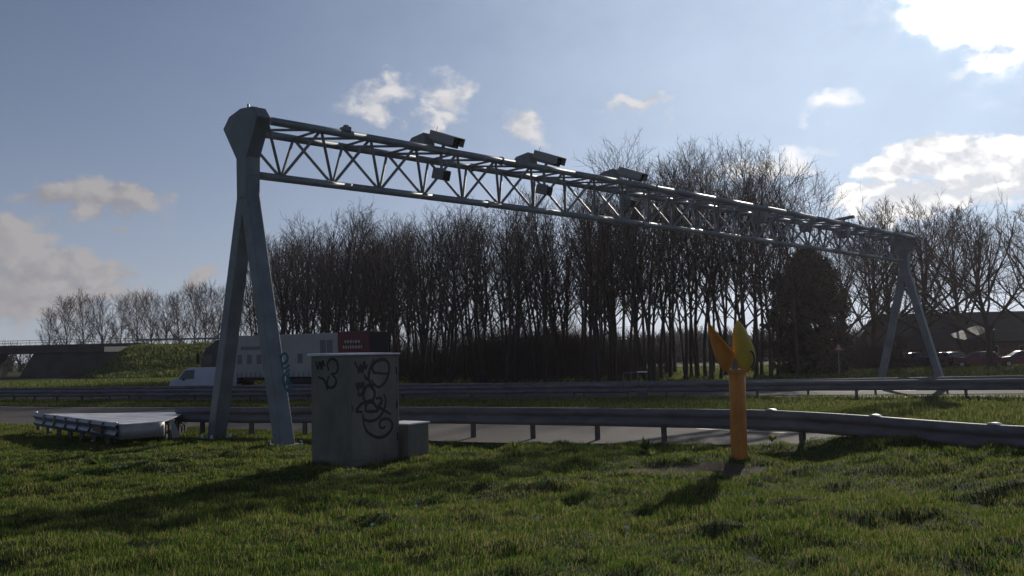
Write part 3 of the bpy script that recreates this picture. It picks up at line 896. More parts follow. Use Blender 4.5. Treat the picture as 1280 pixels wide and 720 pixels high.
def wing(left, right, bulge, m, dy0):
    def curve(pts, k):
        P = poly_smooth(pts, 8); return resample(P, k)
    k = 16; A, B = curve(left, k), curve(right, k); nv = 8
    bm = NB(); g = []
    for i in range(k):
        row = []
        for j in range(nv + 1):
            t = j / nv; q = A[i] * (1 - t) + B[i] * t
            wdt = np.linalg.norm(B[i] - A[i]) / F * PB.y
            row.append(bm.verts.new(atd(q[0], q[1], PB.y + dy0 + bulge * math.sin(math.pi * t) * min(1, wdt * 5) + (i / k - .5) * .1)))
        g.append(row)
    for i in range(k - 1):
        for j in range(nv): bm.faces.new((g[i][j], g[i][j + 1], g[i + 1][j + 1], g[i + 1][j]))
    bmesh.ops.remove_doubles(bm, verts=bm.verts, dist=.002)
    o = obj('wing', bm, m, ph, smooth=True, world=True)
    md = o.modifiers.new('solid', 'SOLIDIFY'); md.thickness = .022; md.offset = 0
    return o


w_ = wing([(884.8, 402), (887, 420), (893, 442), (902, 460), (909, 465)], [(884.8, 402), (900, 421), (911, 434), (918, 444), (913, 459), (909, 465)], .09, MT['yellow'], -.03)  # orange enamel carries the shade on this wing
w_['label'] = 'wing tilted away, toned orange for shade'
w_ = wing([(922, 400), (917, 411), (916, 427), (917, 443), (922, 456), (930, 466)], [(922, 400), (930, 410), (937.5, 424), (943, 438), (944, 452), (937, 463), (930, 466)], -.07, MT['yellow_lit'], .05)
w_['label'] = 'upright yellow wing, toned as lit'
hc = PB.lerp(tb, .62)
bm = NB(); box(bm, hc + Vector((-.005, -.118, 0)), (.13, .014, .36)); obj('access_hatch', bm, MT['yellow'], ph, world=True, bevel=.004)
bm = NB()
for k in range(6):
    a = R(200 + k * 28); q = tb + Vector((math.cos(a) * .160, math.sin(a) * .140, 0)); bar(bm, q, q + Vector((math.cos(a), math.sin(a), 0)) * .012, .014, 8)
obj('collar_bolts', bm, MT['galv'], ph, world=True)
bm = NB(); prev = None
for k in range(11):
    a = -.5 * math.pi + math.pi * k / 10; p = atd(938 + 5.0 * math.cos(a), 449 - 10 * math.sin(a), PB.y - .06)
    if prev is not None: bar(bm, prev, p, .016, 8)
    prev = p
obj('handset', bm, MT['black'], ph, world=True)

# ------------------------------------------------------------------ haze
def build_haze():
    bm = NB(); box(bm, (0, 400, 30), (1400, 1400, 64))
    m = bpy.data.materials.new('thin_haze'); m.use_nodes = True; t = m.node_tree
    for n in list(t.nodes): t.nodes.remove(n)
    o = t.nodes.new('ShaderNodeOutputMaterial'); p = t.nodes.new('ShaderNodeVolumePrincipled')
    p.inputs['Color'].default_value = (.90, .83, .88, 1); p.inputs['Density'].default_value = HAZE; p.inputs['Anisotropy'].default_value = .55
    t.links.new(p.outputs[0], o.inputs['Volume'])
    tag(obj('haze', bm, m), 'thin pale haze in the air', None, None, 'stuff')


HAZE = .00018
build_haze()

# ------------------------------------------------------------------ crash cushion
CZ = .55
qA, qB, qC, qD = at(45, 517, CZ), at(148.5, 530, CZ), at(206, 525.5, CZ), at(234, 514.5, CZ)
cc = empty('crash_cushion', (qA + qC) / 2 - UP * CZ, 'low wedge of overlapping steel panels with pale top sheets at the guard rail end', 'crash cushion')
NBAY = 7
for i in range(NBAY):
    a, b = i / NBAY, (i + 1) / NBAY
    l0, l1 = qA.lerp(qB, a), qA.lerp(qB, b); r0_, r1_ = qD.lerp(qC, a), qD.lerp(qC, b)
    dl = (l1 - l0); dr_ = (r1_ - r0_); ex = 1.10
    zl = .022
    bm = NB()       # pale sheet, sloping, lapping over the next one
    rim = .10
    nL = Vector((dl.y, -dl.x, 0)).normalized(); nL = nL if nL.x < 0 else -nL
    A0, B0 = l0 - nL * rim, l1 - nL * rim
    hull8(bm, [A0 + UP * -.03, B0 + UP * (zl - .05) + dl * .06, r1_ + UP * (zl - .05) + dr_ * .06, r0_ + UP * -.03],
          [A0 + UP * -.015, B0 + UP * (zl - .03) + dl * .06, r1_ + UP * (zl - .03) + dr_ * .06, r0_ + UP * -.015])
    obj('top_sheet', bm, MT['sheet'], cc, world=True)
    for (q0, q1, sd) in ((l0, l1, 1),):
        dd = (q1 - q0); nn = Vector((dd.y, -dd.x, 0)).normalized() * (1 if sd > 0 else -1)
        if (nn.x < 0) != (sd > 0): nn = -nn
        prof = [(0.0, 0.0), (.05, -.02), (.085, -.065), (.05, -.12), (.01, -.16), (.05, -.20), (.085, -.255), (.05, -.31), (0.0, -.34)]
        bm = NB(); rowA, rowB = [], []
        for u, v in prof:
            rowA.append(bm.verts.new(q0 + nn * (u * .9 - .01) + UP * (v + .01))); rowB.append(bm.verts.new(q1 + dd * .12 + nn * (u + .035) + UP * (v + .012)))
        for k in range(len(prof) - 1): bm.faces.new((rowA[k], rowB[k], rowB[k + 1], rowA[k + 1]))
        o = obj('side_panel', bm, MT['panel'], cc, world=True)
        md = o.modifiers.new('solid', 'SOLIDIFY'); md.thickness = .014
    bm = NB()
    for q in (l0 - nL * .08, r0_ + nL * .08): box(bm, Vector((q.x, q.y, .18)), (.09, .09, .46))
    bar(bm, l0 + UP * -.3, r0_ + UP * -.3, .04, 6)
    obj('support_frame', bm, MT['rail_post'], cc, world=True)
# blunt nose sheet bent round the front
bm = NB(); k = 16; top, bot = [], []
mid = (qB + qC) / 2; ax = (qC - qB); fw = (qB - qA).normalized()
for i in range(k + 1):
    t = i / k
    bul = .16 * (1 - abs(2 * t - 1) ** 6)
    q = qB + ax * (t * 1.0) + fw * bul * (.3 + .7 * t)
    top.append(bm.verts.new(q + UP * -.02)); bot.append(bm.verts.new(q + UP * -.36))
q = qC - fw * .5 + ax * .05; top.append(bm.verts.new(q + UP * -.02)); bot.append(bm.verts.new(q + UP * -.36))
for i in range(len(top) - 1): bm.faces.new((top[i], top[i + 1], bot[i + 1], bot[i]))
o = obj('nose_sheet', bm, MT['cushion_nose'], cc, world=True, smooth=True); md = o.modifiers.new('solid', 'SOLIDIFY'); md.thickness = .02
bm = NB(); e = qC + ax.normalized() * .12
prism(bm, [e + UP * .0, e + ax.normalized() * .10, e + ax.normalized() * .30 + UP * -.42, e + ax.normalized() * .08 + UP * -.44], fw * .02)
obj('brace_plate', bm, MT['cushion_nose'], cc, world=True)
bm = NB(); bb = qB.lerp(qA, .03); box(bm, Vector((bb.x, bb.y, CZ + .0)), (.07, .07, .07)); obj('corner_reflector', bm, MT['white_cap'], cc, world=True, bevel=.015)
bm = NB(); bb = qA; box(bm, Vector((bb.x, bb.y, CZ + .02)), (.08, .08, .09)); obj('corner_reflector', bm, MT['white_cap'], cc, world=True, bevel=.015)
bm = NB()
q0 = qB.lerp(qA, .11); q1 = qB.lerp(qA, .2); nL = Vector(((qB - qA).y, -(qB - qA).x, 0)).normalized(); nL = nL if nL.x < 0 else -nL
prism(bm, [q0 + nL * .14 + UP * -.10, q1 + nL * .14 + UP * -.10, q1 + nL * .14 + UP * -.22, q0 + nL * .14 + UP * -.22], nL * .01)
obj('red_reflector', bm, MT['tail'], cc, world=True)

# ------------------------------------------------------------------ vehicles
def wheel(name, parent, x, y, r, w=.22):
    bm = NB(); bmesh.ops.create_cone(bm, cap_ends=True, segments=24, radius1=r, radius2=r, depth=w, matrix=Matrix.Translation((x, y, r)) @ Matrix.Rotation(R(90), 4, 'X'))
    wh = obj('wheel', bm, MT['tyre'], parent, bevel=.02)
    bm = NB(); bmesh.ops.create_cone(bm, cap_ends=True, segments=20, radius1=r * .62, radius2=r * .62, depth=.03, matrix=Matrix.Translation((x, y + math.copysign(w / 2 + .006, y), r)) @ Matrix.Rotation(R(90), 4, 'X'))
    obj('rim', bm, MT['rim'], wh)


def shell(name, parent, prof, width, belt, top, m, tuck=.86):
    """car body: side profile (x, z) with sides that lean in above the belt line"""
    def hw(z): return width / 2 * (1 - (1 - tuck) * max(0, min(1, (z - belt) / (top - belt))))
    bm = NB(); a = [bm.verts.new((x, hw(z), z)) for x, z in prof]; b = [bm.verts.new((x, -hw(z), z)) for x, z in prof]
    k = len(prof); bm.faces.new(a); bm.faces.new(list(reversed(b)))
    for i in range(k): bm.faces.new((a[i], b[i], b[(i + 1) % k], a[(i + 1) % k]))
    return obj(name, bm, m, parent, bevel=.05), hw


def side_glass(parent, quads, hw, name='side_window'):
    for q in quads:
        for s in (1, -1):
            bm = NB(); bm.faces.new([bm.verts.new((x, s * (hw(z) + .006), z)) for x, z in q]); obj(name, bm, MT['glass'], parent)


def car(loc, yaw, label, paint, kind='hatch', group='cars parked by the farm barn'):
    t = empty('car', loc, label, 'car', group, yaw)
    if kind == 'van':
        prof = [(-2.05, .35), (-2.1, .9), (-2.05, 1.75), (-1.9, 1.84), (.55, 1.82), (.85, 1.74), (1.45, 1.12), (2.0, .98), (2.12, .7), (2.1, .3), (1.5, .25), (-1.5, .25)]
        belt, top, W_ = 1.05, 1.84, 1.78
        glass = [[(.0, 1.08), (1.30, 1.08), (.80, 1.66), (.0, 1.68)]]
        ws = [(1.44, 1.13), (.88, 1.71)]
    else:
        prof = [(-1.95, .4), (-2.0, .85), (-1.85, 1.0), (-1.5, 1.42), (-1.2, 1.48), (.1, 1.49), (.4, 1.42), (1.05, .98), (1.75, .88), (1.98, .68), (1.98, .32), (1.4, .24), (-1.4, .24)]
        belt, top, W_ = .95, 1.49, 1.74
        glass = [[(-1.5, 1.0), (-.35, .99), (-.35, 1.42), (-1.25, 1.40)], [(-.27, .99), (.88, .97), (.32, 1.38), (-.27, 1.42)]]
        ws = [(1.02, 1.0), (.42, 1.41)]
    _, hw = shell('body', t, prof, W_, belt, top, paint)
    side_glass(t, glass, hw)
    bm = NB(); (x0, z0), (x1, z1) = ws
    bm.faces.new([bm.verts.new(p) for p in ((x0 + .008, -hw(z0) + .1, z0 + .01), (x0 + .008, hw(z0) - .1, z0 + .01), (x1 + .008, hw(z1) - .08, z1 + .01), (x1 + .008, -hw(z1) + .08, z1 + .01))])
    obj('windscreen', bm, MT['glass'], t)
    if kind == 'hatch':
        bm = NB(); bm.faces.new([bm.verts.new(p) for p in ((-1.83, -.62, 1.04), (-1.83, .62, 1.04), (-1.535, .55, 1.40), (-1.535, -.55, 1.40))]); obj('rear_window', bm, MT['glass'], t)
    for x in (-1.28, 1.28):
        for y in (-W_ / 2 + .08, W_ / 2 - .08): wheel('wheel', t, x, y, .31)
    for y in (-.62, .62):
        bm = NB(); box(bm, (1.95, y, .68), (.12, .30, .14)); obj('headlight', bm, MT['lamp'], t, bevel=.02)
        bm = NB(); box(bm, (-1.98, y, .84), (.08, .26, .18)); obj('tail_light', bm, MT['tail'], t, bevel=.02)
    for y in (-1, 1):
        bm = NB(); box(bm, (.82, y * (W_ / 2 + .08), 1.06), (.12, .16, .12)); obj('mirror', bm, MT['black'], t, bevel=.02)
    return t


# lorry on the far carriageway; local +x is its way of travel
tdir = Vector((-DIRX, -DIRY, 0)).normalized(); tyaw = math.atan2(tdir.y, tdir.x)
T0 = Vector((xat(287, 66.9, 440), 66.9, 0))             # front corner line of the trailer
T0.z = float(gbase(T0.x, T0.y))
lo_ = empty('lorry', T0, 'articulated lorry with dark cab, pale curtain trailer and dark red tail on the far carriageway', 'lorry', None, tyaw)
# its left side (towards us) is local +y
TL = 12.2; HB, HTOP = 1.0, 3.98
bm = NB(); box(bm, (-4.6, -1.25, (HB + HTOP) / 2), (9.2, 2.5, HTOP - HB)); obj('cargo_body', bm, MT['curtain'], lo_, bevel=.04)
bm = NB(); box(bm, (-10.45, -1.25, (HB + HTOP) / 2 + .04), (2.45, 2.52, HTOP - HB + .02)); rb = obj('tail_box', bm, MT['red'], lo_, bevel=.04)
bm = NB(); box(bm, (-11.685, -1.25, (HB + HTOP) / 2 + .03), (.03, 2.40, HTOP - HB - .1)); obj('rear_dark_panel', bm, MT['black'], rb)  # panel added only to darken the rear face
random.seed(5)
for row, (z, xx, hgt) in enumerate(((3.25, -9.75, .20), (2.88, -9.6, .22))):      # two unreadable pale lines on the red panel
    x = xx; bm = NB()
    while x > xx - (1.25 if row == 0 else 1.6):
        w = random.uniform(.10, .17)
        bm.faces.new([bm.verts.new(p) for p in ((x, .018, z), (x - w, .018, z), (x - w, .018, z + hgt * random.uniform(.75, 1)), (x, .018, z + hgt))]); x -= w + .07
    obj('lettering', bm, MT['curtain'], rb)


def print_panel(x0, x1, z0, z1):
    bm = NB(); bm.faces.new([bm.verts.new(p) for p in ((x0, .006, z0), (x1, .006, z0), (x1, .006, z1), (x0, .006, z1))]); obj('printed_panel', bm, MT['curtain_mark'], lo_)


for x in (-.9, -1.75, -2.6, -3.45, -6.1): print_panel(x + .22, x - .22, 1.95, 2.62)
print_panel(-1.0, -4.6, 2.95, 3.2)
for x in (-8.0, -8.55): print_panel(x + .24, x - .24, 2.5, 3.5)
bm = NB()
for k in range(22):
    x = -.25 - k * .41; box(bm, (x, .01, 1.18), (.06, .02, .36))
obj('curtain_straps', bm, MT['curtain_mark'], lo_)
bm = NB(); box(bm, (-5.6, -1.25, .86), (11.6, .9, .2)); box(bm, (-6.0, -.12, .62), (4.2, .06, .55)); box(bm, (-11.62, -1.25, .6), (.1, 2.3, .14)); obj('chassis', bm, MT['black'], lo_)
for x in (-8.2, -9.5, -10.8, .3, 1.95):
    for y in (-.15, -2.35): wheel('wheel', lo_, x, y, .5, .3)
cabp = [(4.35, .45), (4.4, 1.2), (4.36, 1.75), (4.12, 2.85), (3.85, 3.15), (2.9, 3.75), (2.15, 3.82), (2.1, .9), (2.3, .5)]
bm = NB(); prism(bm, [(x - 1.65, -.03, z) for x, z in cabp], (0, -2.44, 0)); cb = obj('cab', bm, MT['cardark'], lo_, bevel=.06)
bm = NB(); bm.faces.new([bm.verts.new(p) for p in ((2.75 - .05, -.2, 1.78), (2.75 - .05, -2.3, 1.78), (2.51 - .03, -2.25, 2.8), (2.51 - .03, -.25, 2.8))])
for v in bm.verts: v.co.x += .03
obj('windscreen', bm, MT['glass'], cb)
bm = NB(); bm.faces.new([bm.verts.new(p) for p in ((2.5, -.02, 1.8), (1.5, -.02, 1.8), (1.5, -.02, 2.65), (2.33, -.02, 2.65))]); obj('side_window', bm, MT['glass'], cb)
bm = NB(); box(bm, (2.8, .12, 2.45), (.1, .22, .75)); bar(bm, (2.7, .05, 2.75), (2.8, .12, 2.8), .03, 6); obj('mirror', bm, MT['black'], cb, bevel=.02)
bm = NB(); box(bm, (1.0, -1.25, .8), (3.0, 1.0, .25)); box(bm, (1.15, -.1, .75), (.8, .3, .5)); obj('tractor_frame', bm, MT['black'], lo_)

vx = xat(254, 62.2, 470)
v_ = Vector((vx, 62.2, 0)); v_.z = float(gbase(v_.x, v_.y))
car(v_, tyaw, 'small bluish white van driving just ahead of the lorry', MT['vanwhite'], 'van', None)

# ------------------------------------------------------------------ farm
def build_farm():
    Y = 104.0; zg = -.4
    xl, xr = xat(1128, Y, 440), xat(1420, Y, 440)
    zr = atd(1200, 391, Y + 6).z
    t = empty('barn', ((xl + xr) / 2, Y + 6, zg), 'long low brick barn with huge dark roof behind the far gantry leg', 'barn')
    ze = zg + 2.6
    bm = NB(); box(bm, ((xl + xr) / 2, Y + 6, (zg + ze) / 2), (xr - xl, 11.5, ze - zg)); obj('wall', bm, MT['brick'], t, world=True)
    for xx in (xl + .15, xr - .15):
        bm = NB(); prism(bm, [(xx - .15, Y + .3, ze + .002), (xx - .15, Y + 11.7, ze + .002), (xx - .15, Y + 6, zr - .25)], (.3, 0, 0)); obj('gable', bm, MT['brick'], t, world=True)
    bm = NB()
    for sg in (-1, 1):
        hull8(bm, [(xl - .6, Y + 6 + sg * 6.6, ze - .35), (xr + .6, Y + 6 + sg * 6.6, ze - .35), (xr + .6, Y + 6, zr - .15), (xl - .6, Y + 6, zr - .15)],
              [(xl - .6, Y + 6 + sg * 6.6, ze - .15), (xr + .6, Y + 6 + sg * 6.6, ze - .15), (xr + .6, Y + 6, zr + .05), (xl - .6, Y + 6, zr + .05)])
    obj('roof', bm, MT['roof'], t, world=True)
    for k in range(7):
        x = xl + 3 + k * 3.6
        bm = NB(); box(bm, (x, Y + .22, zg + 1.5), (1.3, .1, .9)); f = obj('window', bm, MT['sign_white'], t, world=True)
        bm = NB(); box(bm, (x, Y + .16, zg + 1.5), (1.12, .04, .74)); g = obj('pane', bm, MT['glass'], f); g.data.transform(Matrix.Translation(-Vector(t.location)))
    bm = NB(); box(bm, (xl + 9, Y + .2, zg + 1.15), (2.4, .12, 2.3)); obj('door', bm, MT['roof'], t, world=True)
    # lean-to with pale sloping roof
    x0, x1 = xat(1197, 98, 430), xat(1236, 98, 430)
    s = empty('shed', ((x0 + x1) / 2, 98, zg), 'small open shed with a pale slanting roof in front of the barn', 'shed')
    za, zb = atd(1198, 425, 98).z, atd(1232, 412, 98).z
    bm = NB(); hull8(bm, [(x0, 96.5, za - .12), (x1, 96.5, zb - .12), (x1, 100.5, zb + .35), (x0, 100.5, za + .35)], [(x0, 96.5, za), (x1, 96.5, zb), (x1, 100.5, zb + .5), (x0, 100.5, za + .5)])
    obj('roof', bm, MT['pale_roof'], s, world=True)
    for x, z in ((x0 + .15, za), (x1 - .15, zb)):
        for y in (96.7, 100.2):
            bm = NB(); box(bm, (x, y, (z + zg) / 2 - .1), (.14, .14, z - zg)); obj('post', bm, MT['bark'], s, world=True)
    bm = NB(); box(bm, ((x0 + x1) / 2, 100.35, (za + zg) / 2), (x1 - x0, .1, za - zg)); obj('back_wall', bm, MT['bark'], s, world=True)
    # brick cottage with pale bits seen between the leg and the trees
    xc = xat(1156, 112, 425)
    h = empty('greenhouse', (xc, 97.5, zg), 'low pale glass greenhouse glinting between the far gantry legs', 'greenhouse')
    w_ = 2.6; xc2 = xat(1157, 97.5, 425)
    bm = NB(); box(bm, (xc2, 97.5, zg + .9), (2 * w_, 4, 1.8)); obj('wall', bm, MT['brick'], h, world=True)
    bm = NB()
    for sg in (-1, 1): hull8(bm, [(xc2 - w_, 97.5 + sg * 2.2, zg + 1.7), (xc2 + w_, 97.5 + sg * 2.2, zg + 1.7), (xc2 + w_, 97.5, zg + 3.3), (xc2 - w_, 97.5, zg + 3.3)],
                             [(xc2 - w_, 97.5 + sg * 2.2, zg + 1.78), (xc2 + w_, 97.5 + sg * 2.2, zg + 1.78), (xc2 + w_, 97.5, zg + 3.38), (xc2 - w_, 97.5, zg + 3.38)])
    obj('roof', bm, MT['pale_roof'], h, world=True)
    for px, y, yaw, paint, lab in ((1222, 88, 2.6, MT['carred'], 'dark red car parked beside the trunk of the big right tree'), (1192, 91, .5, MT['cardark'], 'dark blue car parked behind the far gantry foot'),
                                   (1276, 88, 2.9, MT['carred'], 'dark red car parked at the right picture edge before the barn'), (1148, 93, .2, MT['cardark'], 'dark car parked between the two far gantry legs')):
        car(Vector((xat(px, y, 445), y, zg)), yaw, lab, paint)
    # triangular warning sign in the far verge
    yb = 74.0; xs = xat(1048, yb, 440); zt = atd(1048, 437, yb).z
    sg = empty('warning_sign', (xs, yb, zg), 'small red bordered triangular warning sign in front of the dark evergreen', 'road sign')
    bm = NB(); bar(bm, (xs, yb, zg - .2), (xs, yb, zt + .5), .04, 8); obj('pole', bm, MT['galv'], sg, world=True)
    def tri(r): return [(xs + r * math.sin(a), yb - .06, zt + .12 + r * math.cos(a)) for a in (0, 2 * math.pi / 3, 4 * math.pi / 3)]
    bm = NB(); prism(bm, tri(.48), (0, .03, 0)); pl = obj('plate', bm, MT['sign_red'], sg, world=True)
    bm = NB(); prism(bm, [Vector(p) + Vector((0, -.012, 0)) for p in tri(.30)], (0, .008, 0)); q = obj('white_field', bm, MT['sign_white'], pl); q.data.transform(Matrix.Translation(-Vector(sg.location)))
    # far house with pinkish roof seen low between the trunks
    yh = 215.0; xh = xat(868, yh, 440)
    hs = empty('house', (xh, yh, zg), 'distant brick house seen low between the tree trunks beside the phone', 'house')
    bm = NB(); box(bm, (xh, yh, zg + 1.6), (6, 5, 3.2)); obj('wall', bm, MT['brick'], hs, world=True)
    bm = NB(); prism(bm, [(xh - 3.4, yh - 3, zg + 3.1), (xh - 3.4, yh + 3, zg + 3.1), (xh - 3.4, yh, zg + 5.4)], (6.8, 0, 0)); rf = obj('roof', bm, MT['brick'], hs, world=True)
    bm = NB(); box(bm, (xh + 1.5, yh, zg + 5.4), (.6, .6, 1.3)); ch = obj('chimney', bm, MT['brick'], rf); ch.data.transform(Matrix.Translation(-Vector(hs.location)))
    for dx in (-1.8, 0, 1.8):
        bm = NB(); box(bm, (xh + dx, yh - 2.52, zg + 1.6), (1.2, .06, 1.3)); obj('window', bm, MT['glass'], hs, world=True)


build_farm()

# ------------------------------------------------------------------ trees
class Tubes:
    """branches collected by (points, sides) and turned into one mesh"""
    def __init__(self): self.b = {}

    def add(self, P, Rr, sides):
        self.b.setdefault((len(P), sides), []).append((P, Rr))

    def mesh(self, name):
        Vs, Qs, off = [], [], 0
        for (n, sd), lst in self.b.items():
            P = np.array([a for a, _ in lst]); Rr = np.array([b for _, b in lst])          # (B,n,3) (B,n)
            T = np.gradient(P, axis=1); T /= np.linalg.norm(T, axis=2, keepdims=True) + 1e-9
            ref = np.where(np.abs(T[:, :1, 2:3]) > .8, np.array([[[1., 0, 0]]]), np.array([[[0, 0, 1.]]]))
            U = np.cross(T, np.broadcast_to(ref, T.shape)); U /= np.linalg.norm(U, axis=2, keepdims=True) + 1e-9
            Wv = np.cross(T, U)
            ang = np.arange(sd) * 2 * np.pi / sd
            ring = P[:, :, None] + Rr[:, :, None, None] * (U[:, :, None] * np.cos(ang)[None, None, :, None] + Wv[:, :, None] * np.sin(ang)[None, None, :, None])
            Bn = len(lst); idx = np.arange(Bn * n * sd).reshape(Bn, n, sd) + off
            a = idx[:, :-1]; b = idx[:, 1:]
            q = np.stack([a, np.roll(a, -1, 2), np.roll(b, -1, 2), b], -1).reshape(-1, 4)
            Vs.append(ring.reshape(-1, 3)); Qs.append(q); off += Bn * n * sd
        return mesh_np(name, np.concatenate(Vs), np.concatenate(Qs))


def branch(rs, p, d, ln, n, up, wob):
    P = [np.array(p)]; d = np.array(d, float)
    for _ in range(n - 1):
        d = d + np.array([0, 0, up / n]) + rs.normal(0, wob, 3); d /= np.linalg.norm(d)
        P.append(P[-1] + d * ln / (n - 1))
    return np.array(P)


def side_dir(rs, t, ang, az):
    t = t / np.linalg.norm(t); ref = np.array([1., 0, 0]) if abs(t[2]) > .8 else np.array([0, 0, 1.])
    u = np.cross(t, ref); u /= np.linalg.norm(u); w = np.cross(t, u)
    return t * math.cos(ang) + (u * math.cos(az) + w * math.sin(az)) * math.sin(ang)


def bare_tree(seed, H, r0, start, n1, len1, ang1, n2, n3, rt=.012, form='slim', n4=0, up=.35, lean=.03):
    rs = np.random.default_rng(seed); tk, cr = Tubes(), Tubes()
    P = branch(rs, (0, 0, -.3), (rs.normal(0, lean), rs.normal(0, lean), 1), H, 12, .25, .035)
    tt = np.linspace(0, 1, 12); Rr = r0 * (1 - tt) ** (.8 if form == 'slim' else 1.15) + .02; Rr[0] *= 1.25
    tk.add(P, Rr, 9)
    az = rs.random() * 6
    for i in range(n1):
        f = start + (1 - start) * ((i + rs.random() * .8) / n1) ** .9 * .97
        k = f * 11; j = min(int(k), 10); p = P[j] * (1 - (k - j)) + P[j + 1] * (k - j); td = P[j + 1] - P[j]
        az += 2.4 + rs.normal(0, .35)
        g = (f - start) / (1 - start)
        if form == 'slim': prof = (.55 + .9 * g) * (1 - g) ** .55 + .22
        elif form == 'broad': prof = (1 - .65 * g) * (.75 + .5 * math.sin(math.pi * min(1, g + .25)))
        else: prof = (.8 + .5 * g) * (1 - g) ** .45 + .25
        ln = len1 * prof * rs.uniform(.75, 1.2); an = ang1 * rs.uniform(.75, 1.25) * (1.15 - .45 * g)
        rb = max(.022, min(r0 * .55, np.interp(f, tt, Rr) * .62, ln * .02))
        A = branch(rs, p, side_dir(rs, td, an, az), ln, 6, up, .10)
        cr.add(A, np.linspace(rb, rb * .3 + .006, 6), 5)
        a2 = rs.random() * 6
        m2 = max(3, int(n2 * (.5 + .6 * ln / len1)))
        for q in range(m2):
            u = .22 + .76 * (q + rs.random()) / m2; kk = u * 5; jj = min(int(kk), 4)
            pp = A[jj] * (1 - (kk - jj)) + A[jj + 1] * (kk - jj); a2 += 2.3 + rs.normal(0, .4)
            l2 = ln * .48 * (1.1 - .55 * u) * rs.uniform(.7, 1.3)
            B = branch(rs, pp, side_dir(rs, A[jj + 1] - A[jj], rs.uniform(.45, .85), a2), l2, 4, up * .8, .12)
            r2 = max(rt * 1.25, rb * .42 * (1 - .5 * u)); cr.add(B, np.linspace(r2, rt * .8, 4), 4)
            a3 = rs.random() * 6
            for w in range(n3):
                u3 = .15 + .85 * (w + rs.random()) / n3; k3 = u3 * 3; j3 = min(int(k3), 2)
                p3 = B[j3] * (1 - (k3 - j3)) + B[j3 + 1] * (k3 - j3); a3 += 2.3
                l3 = max(.35, l2 * .5 * rs.uniform(.6, 1.3))
                C = branch(rs, p3, side_dir(rs, B[j3 + 1] - B[j3], rs.uniform(.4, .8), a3), l3, 3, .3, .14)
                cr.add(C, np.array([rt, rt * .8, rt * .45]), 3)
                for w4 in range(n4):
                    p4 = C[1] if w4 % 2 else (C[0] + C[1]) / 2
                    D = branch(rs, p4, side_dir(rs, C[2] - C[0], rs.uniform(.4, .9), rs.random() * 6), l3 * .6, 3, .3, .14)
                    cr.add(D, np.array([rt * .8, rt * .65, rt * .4]), 3)
    return tk.mesh('trunk'), cr.mesh('crown')


def proto(mat_c, *a, **k):
    t, c = bare_tree(*a, **k)
    for m, mm in ((t, MT['bark']), (c, mat_c)):
        m.materials.append(mm); m.polygons.foreach_set('use_smooth', np.ones(len(m.polygons), bool))
    zmax = max(max(v.co.z for v in t.vertices), float(np.percentile([v.co.z for v in c.vertices], 99.6)))
    return t, c, zmax


def place(p, loc, rz, sc, label, group, name='bare_tree', cat='tree', sxy=None):
    o = empty(name, loc, label, cat, group, rz)
    s = sc if sxy is None else sxy
    o.scale = (s, s, sc)
    for nm, me in (('trunk', p[0]), ('crown', p[1])):
        c = bpy.data.objects.new(nm, me); COL.objects.link(c); c.parent = o
    return o


WOOD = [proto(MT['twig'], 100 + i, 14.5, .125, .26 + .05 * (i % 3), 22, 4.4, .60, 7, 3, .0105, 'slim', lean=.05) for i in range(6)]
TALL = [proto(MT['twig'], 200 + i, 18.0, .17, .24 + .04 * (i % 3), 26, 5.6, .66, 8, 5, .0115, 'tall', lean=.05) for i in range(5)]
BROAD = [proto(MT['twig_grey'], 300 + i, 16.5, .36, .16, 28, 8.8, .82, 10, 6, .016, 'broad', 1, up=.55) for i in range(3)]
FAR = [proto(MT['twig_grey'], 400 + i, 17, .26, .08, 26, 7.6, .72, 8, 6, .029, 'tall', up=.55) for i in range(4)]

random.seed(21)


def zg(x, y): return float(gbase(x, y))


# the planted wood: its edge follows the carriageway away from us
EDGE = poly_smooth([(10.0, 66.5), (3, 68), (-4, 70.5), (-9, 74.5), (-17.5, 86), (-25, 99), (-33, 116)], 10)
ed = resample(EDGE, 400); dE = np.gradient(ed, axis=0); dE /= np.linalg.norm(dE, axis=1)[:, None]; nE = np.stack([-dE[:, 1], dE[:, 0]], 1)
if nE[200][1] < 0: nE = -nE
cntw = 0
LEN_E = float(np.sum(np.linalg.norm(np.diff(ed, axis=0), axis=1)))
for row in range(5):
    off = .6 + row * 3.7 + (row * row * .12)
    n = int(LEN_E / (2.1 + .12 * row))
    for i in range(n):
        f = (i + random.uniform(.1, .9)) / n; k = min(399, int(f * 399))
        x, y = ed[k] + nE[k] * (off + random.uniform(-1.1, 1.1))
        if row > 3 and (k < 25 or k > 150): continue
        h = random.uniform(.86, 1.04) * (1.04 - .04 * math.sin(f * 5)) * (1 if row < 4 else .96)
        if random.random() < .07: h *= 1.08
        p = WOOD[random.randrange(6)]; h *= 15.2 / p[2]
        if row < 2:
            lab, grp = 'slim bare tree with dark trunk in the front rows of the dense wood', 'bare trees along the front of the dense wood'
        else:
            lab, grp = 'slim bare tree deep inside the dense wood behind its front rows', 'bare trees deep inside the dense wood'
        place(p, (x, y, zg(x, y)), random.random() * 6.28, h, lab, grp, sxy=h * random.uniform(.9, 1.2)); cntw += 1

# slimmer trees that carry the stand on to its open end
for i in range(26):
    px = 742 + i * 9.2 + random.uniform(-4, 4); y = random.uniform(71, 92); x = xat(px, y, 465); z = zg(x, y)
    p = WOOD[i % 6]; sc = (atd(px, random.uniform(196, 250), y).z - z) / p[2]
    place(p, (x, y, z), random.random() * 6.28, sc, 'slender bare tree filling the open end of the wood behind the taller ones', 'slender bare trees at the open end of the wood', sxy=sc * .95)

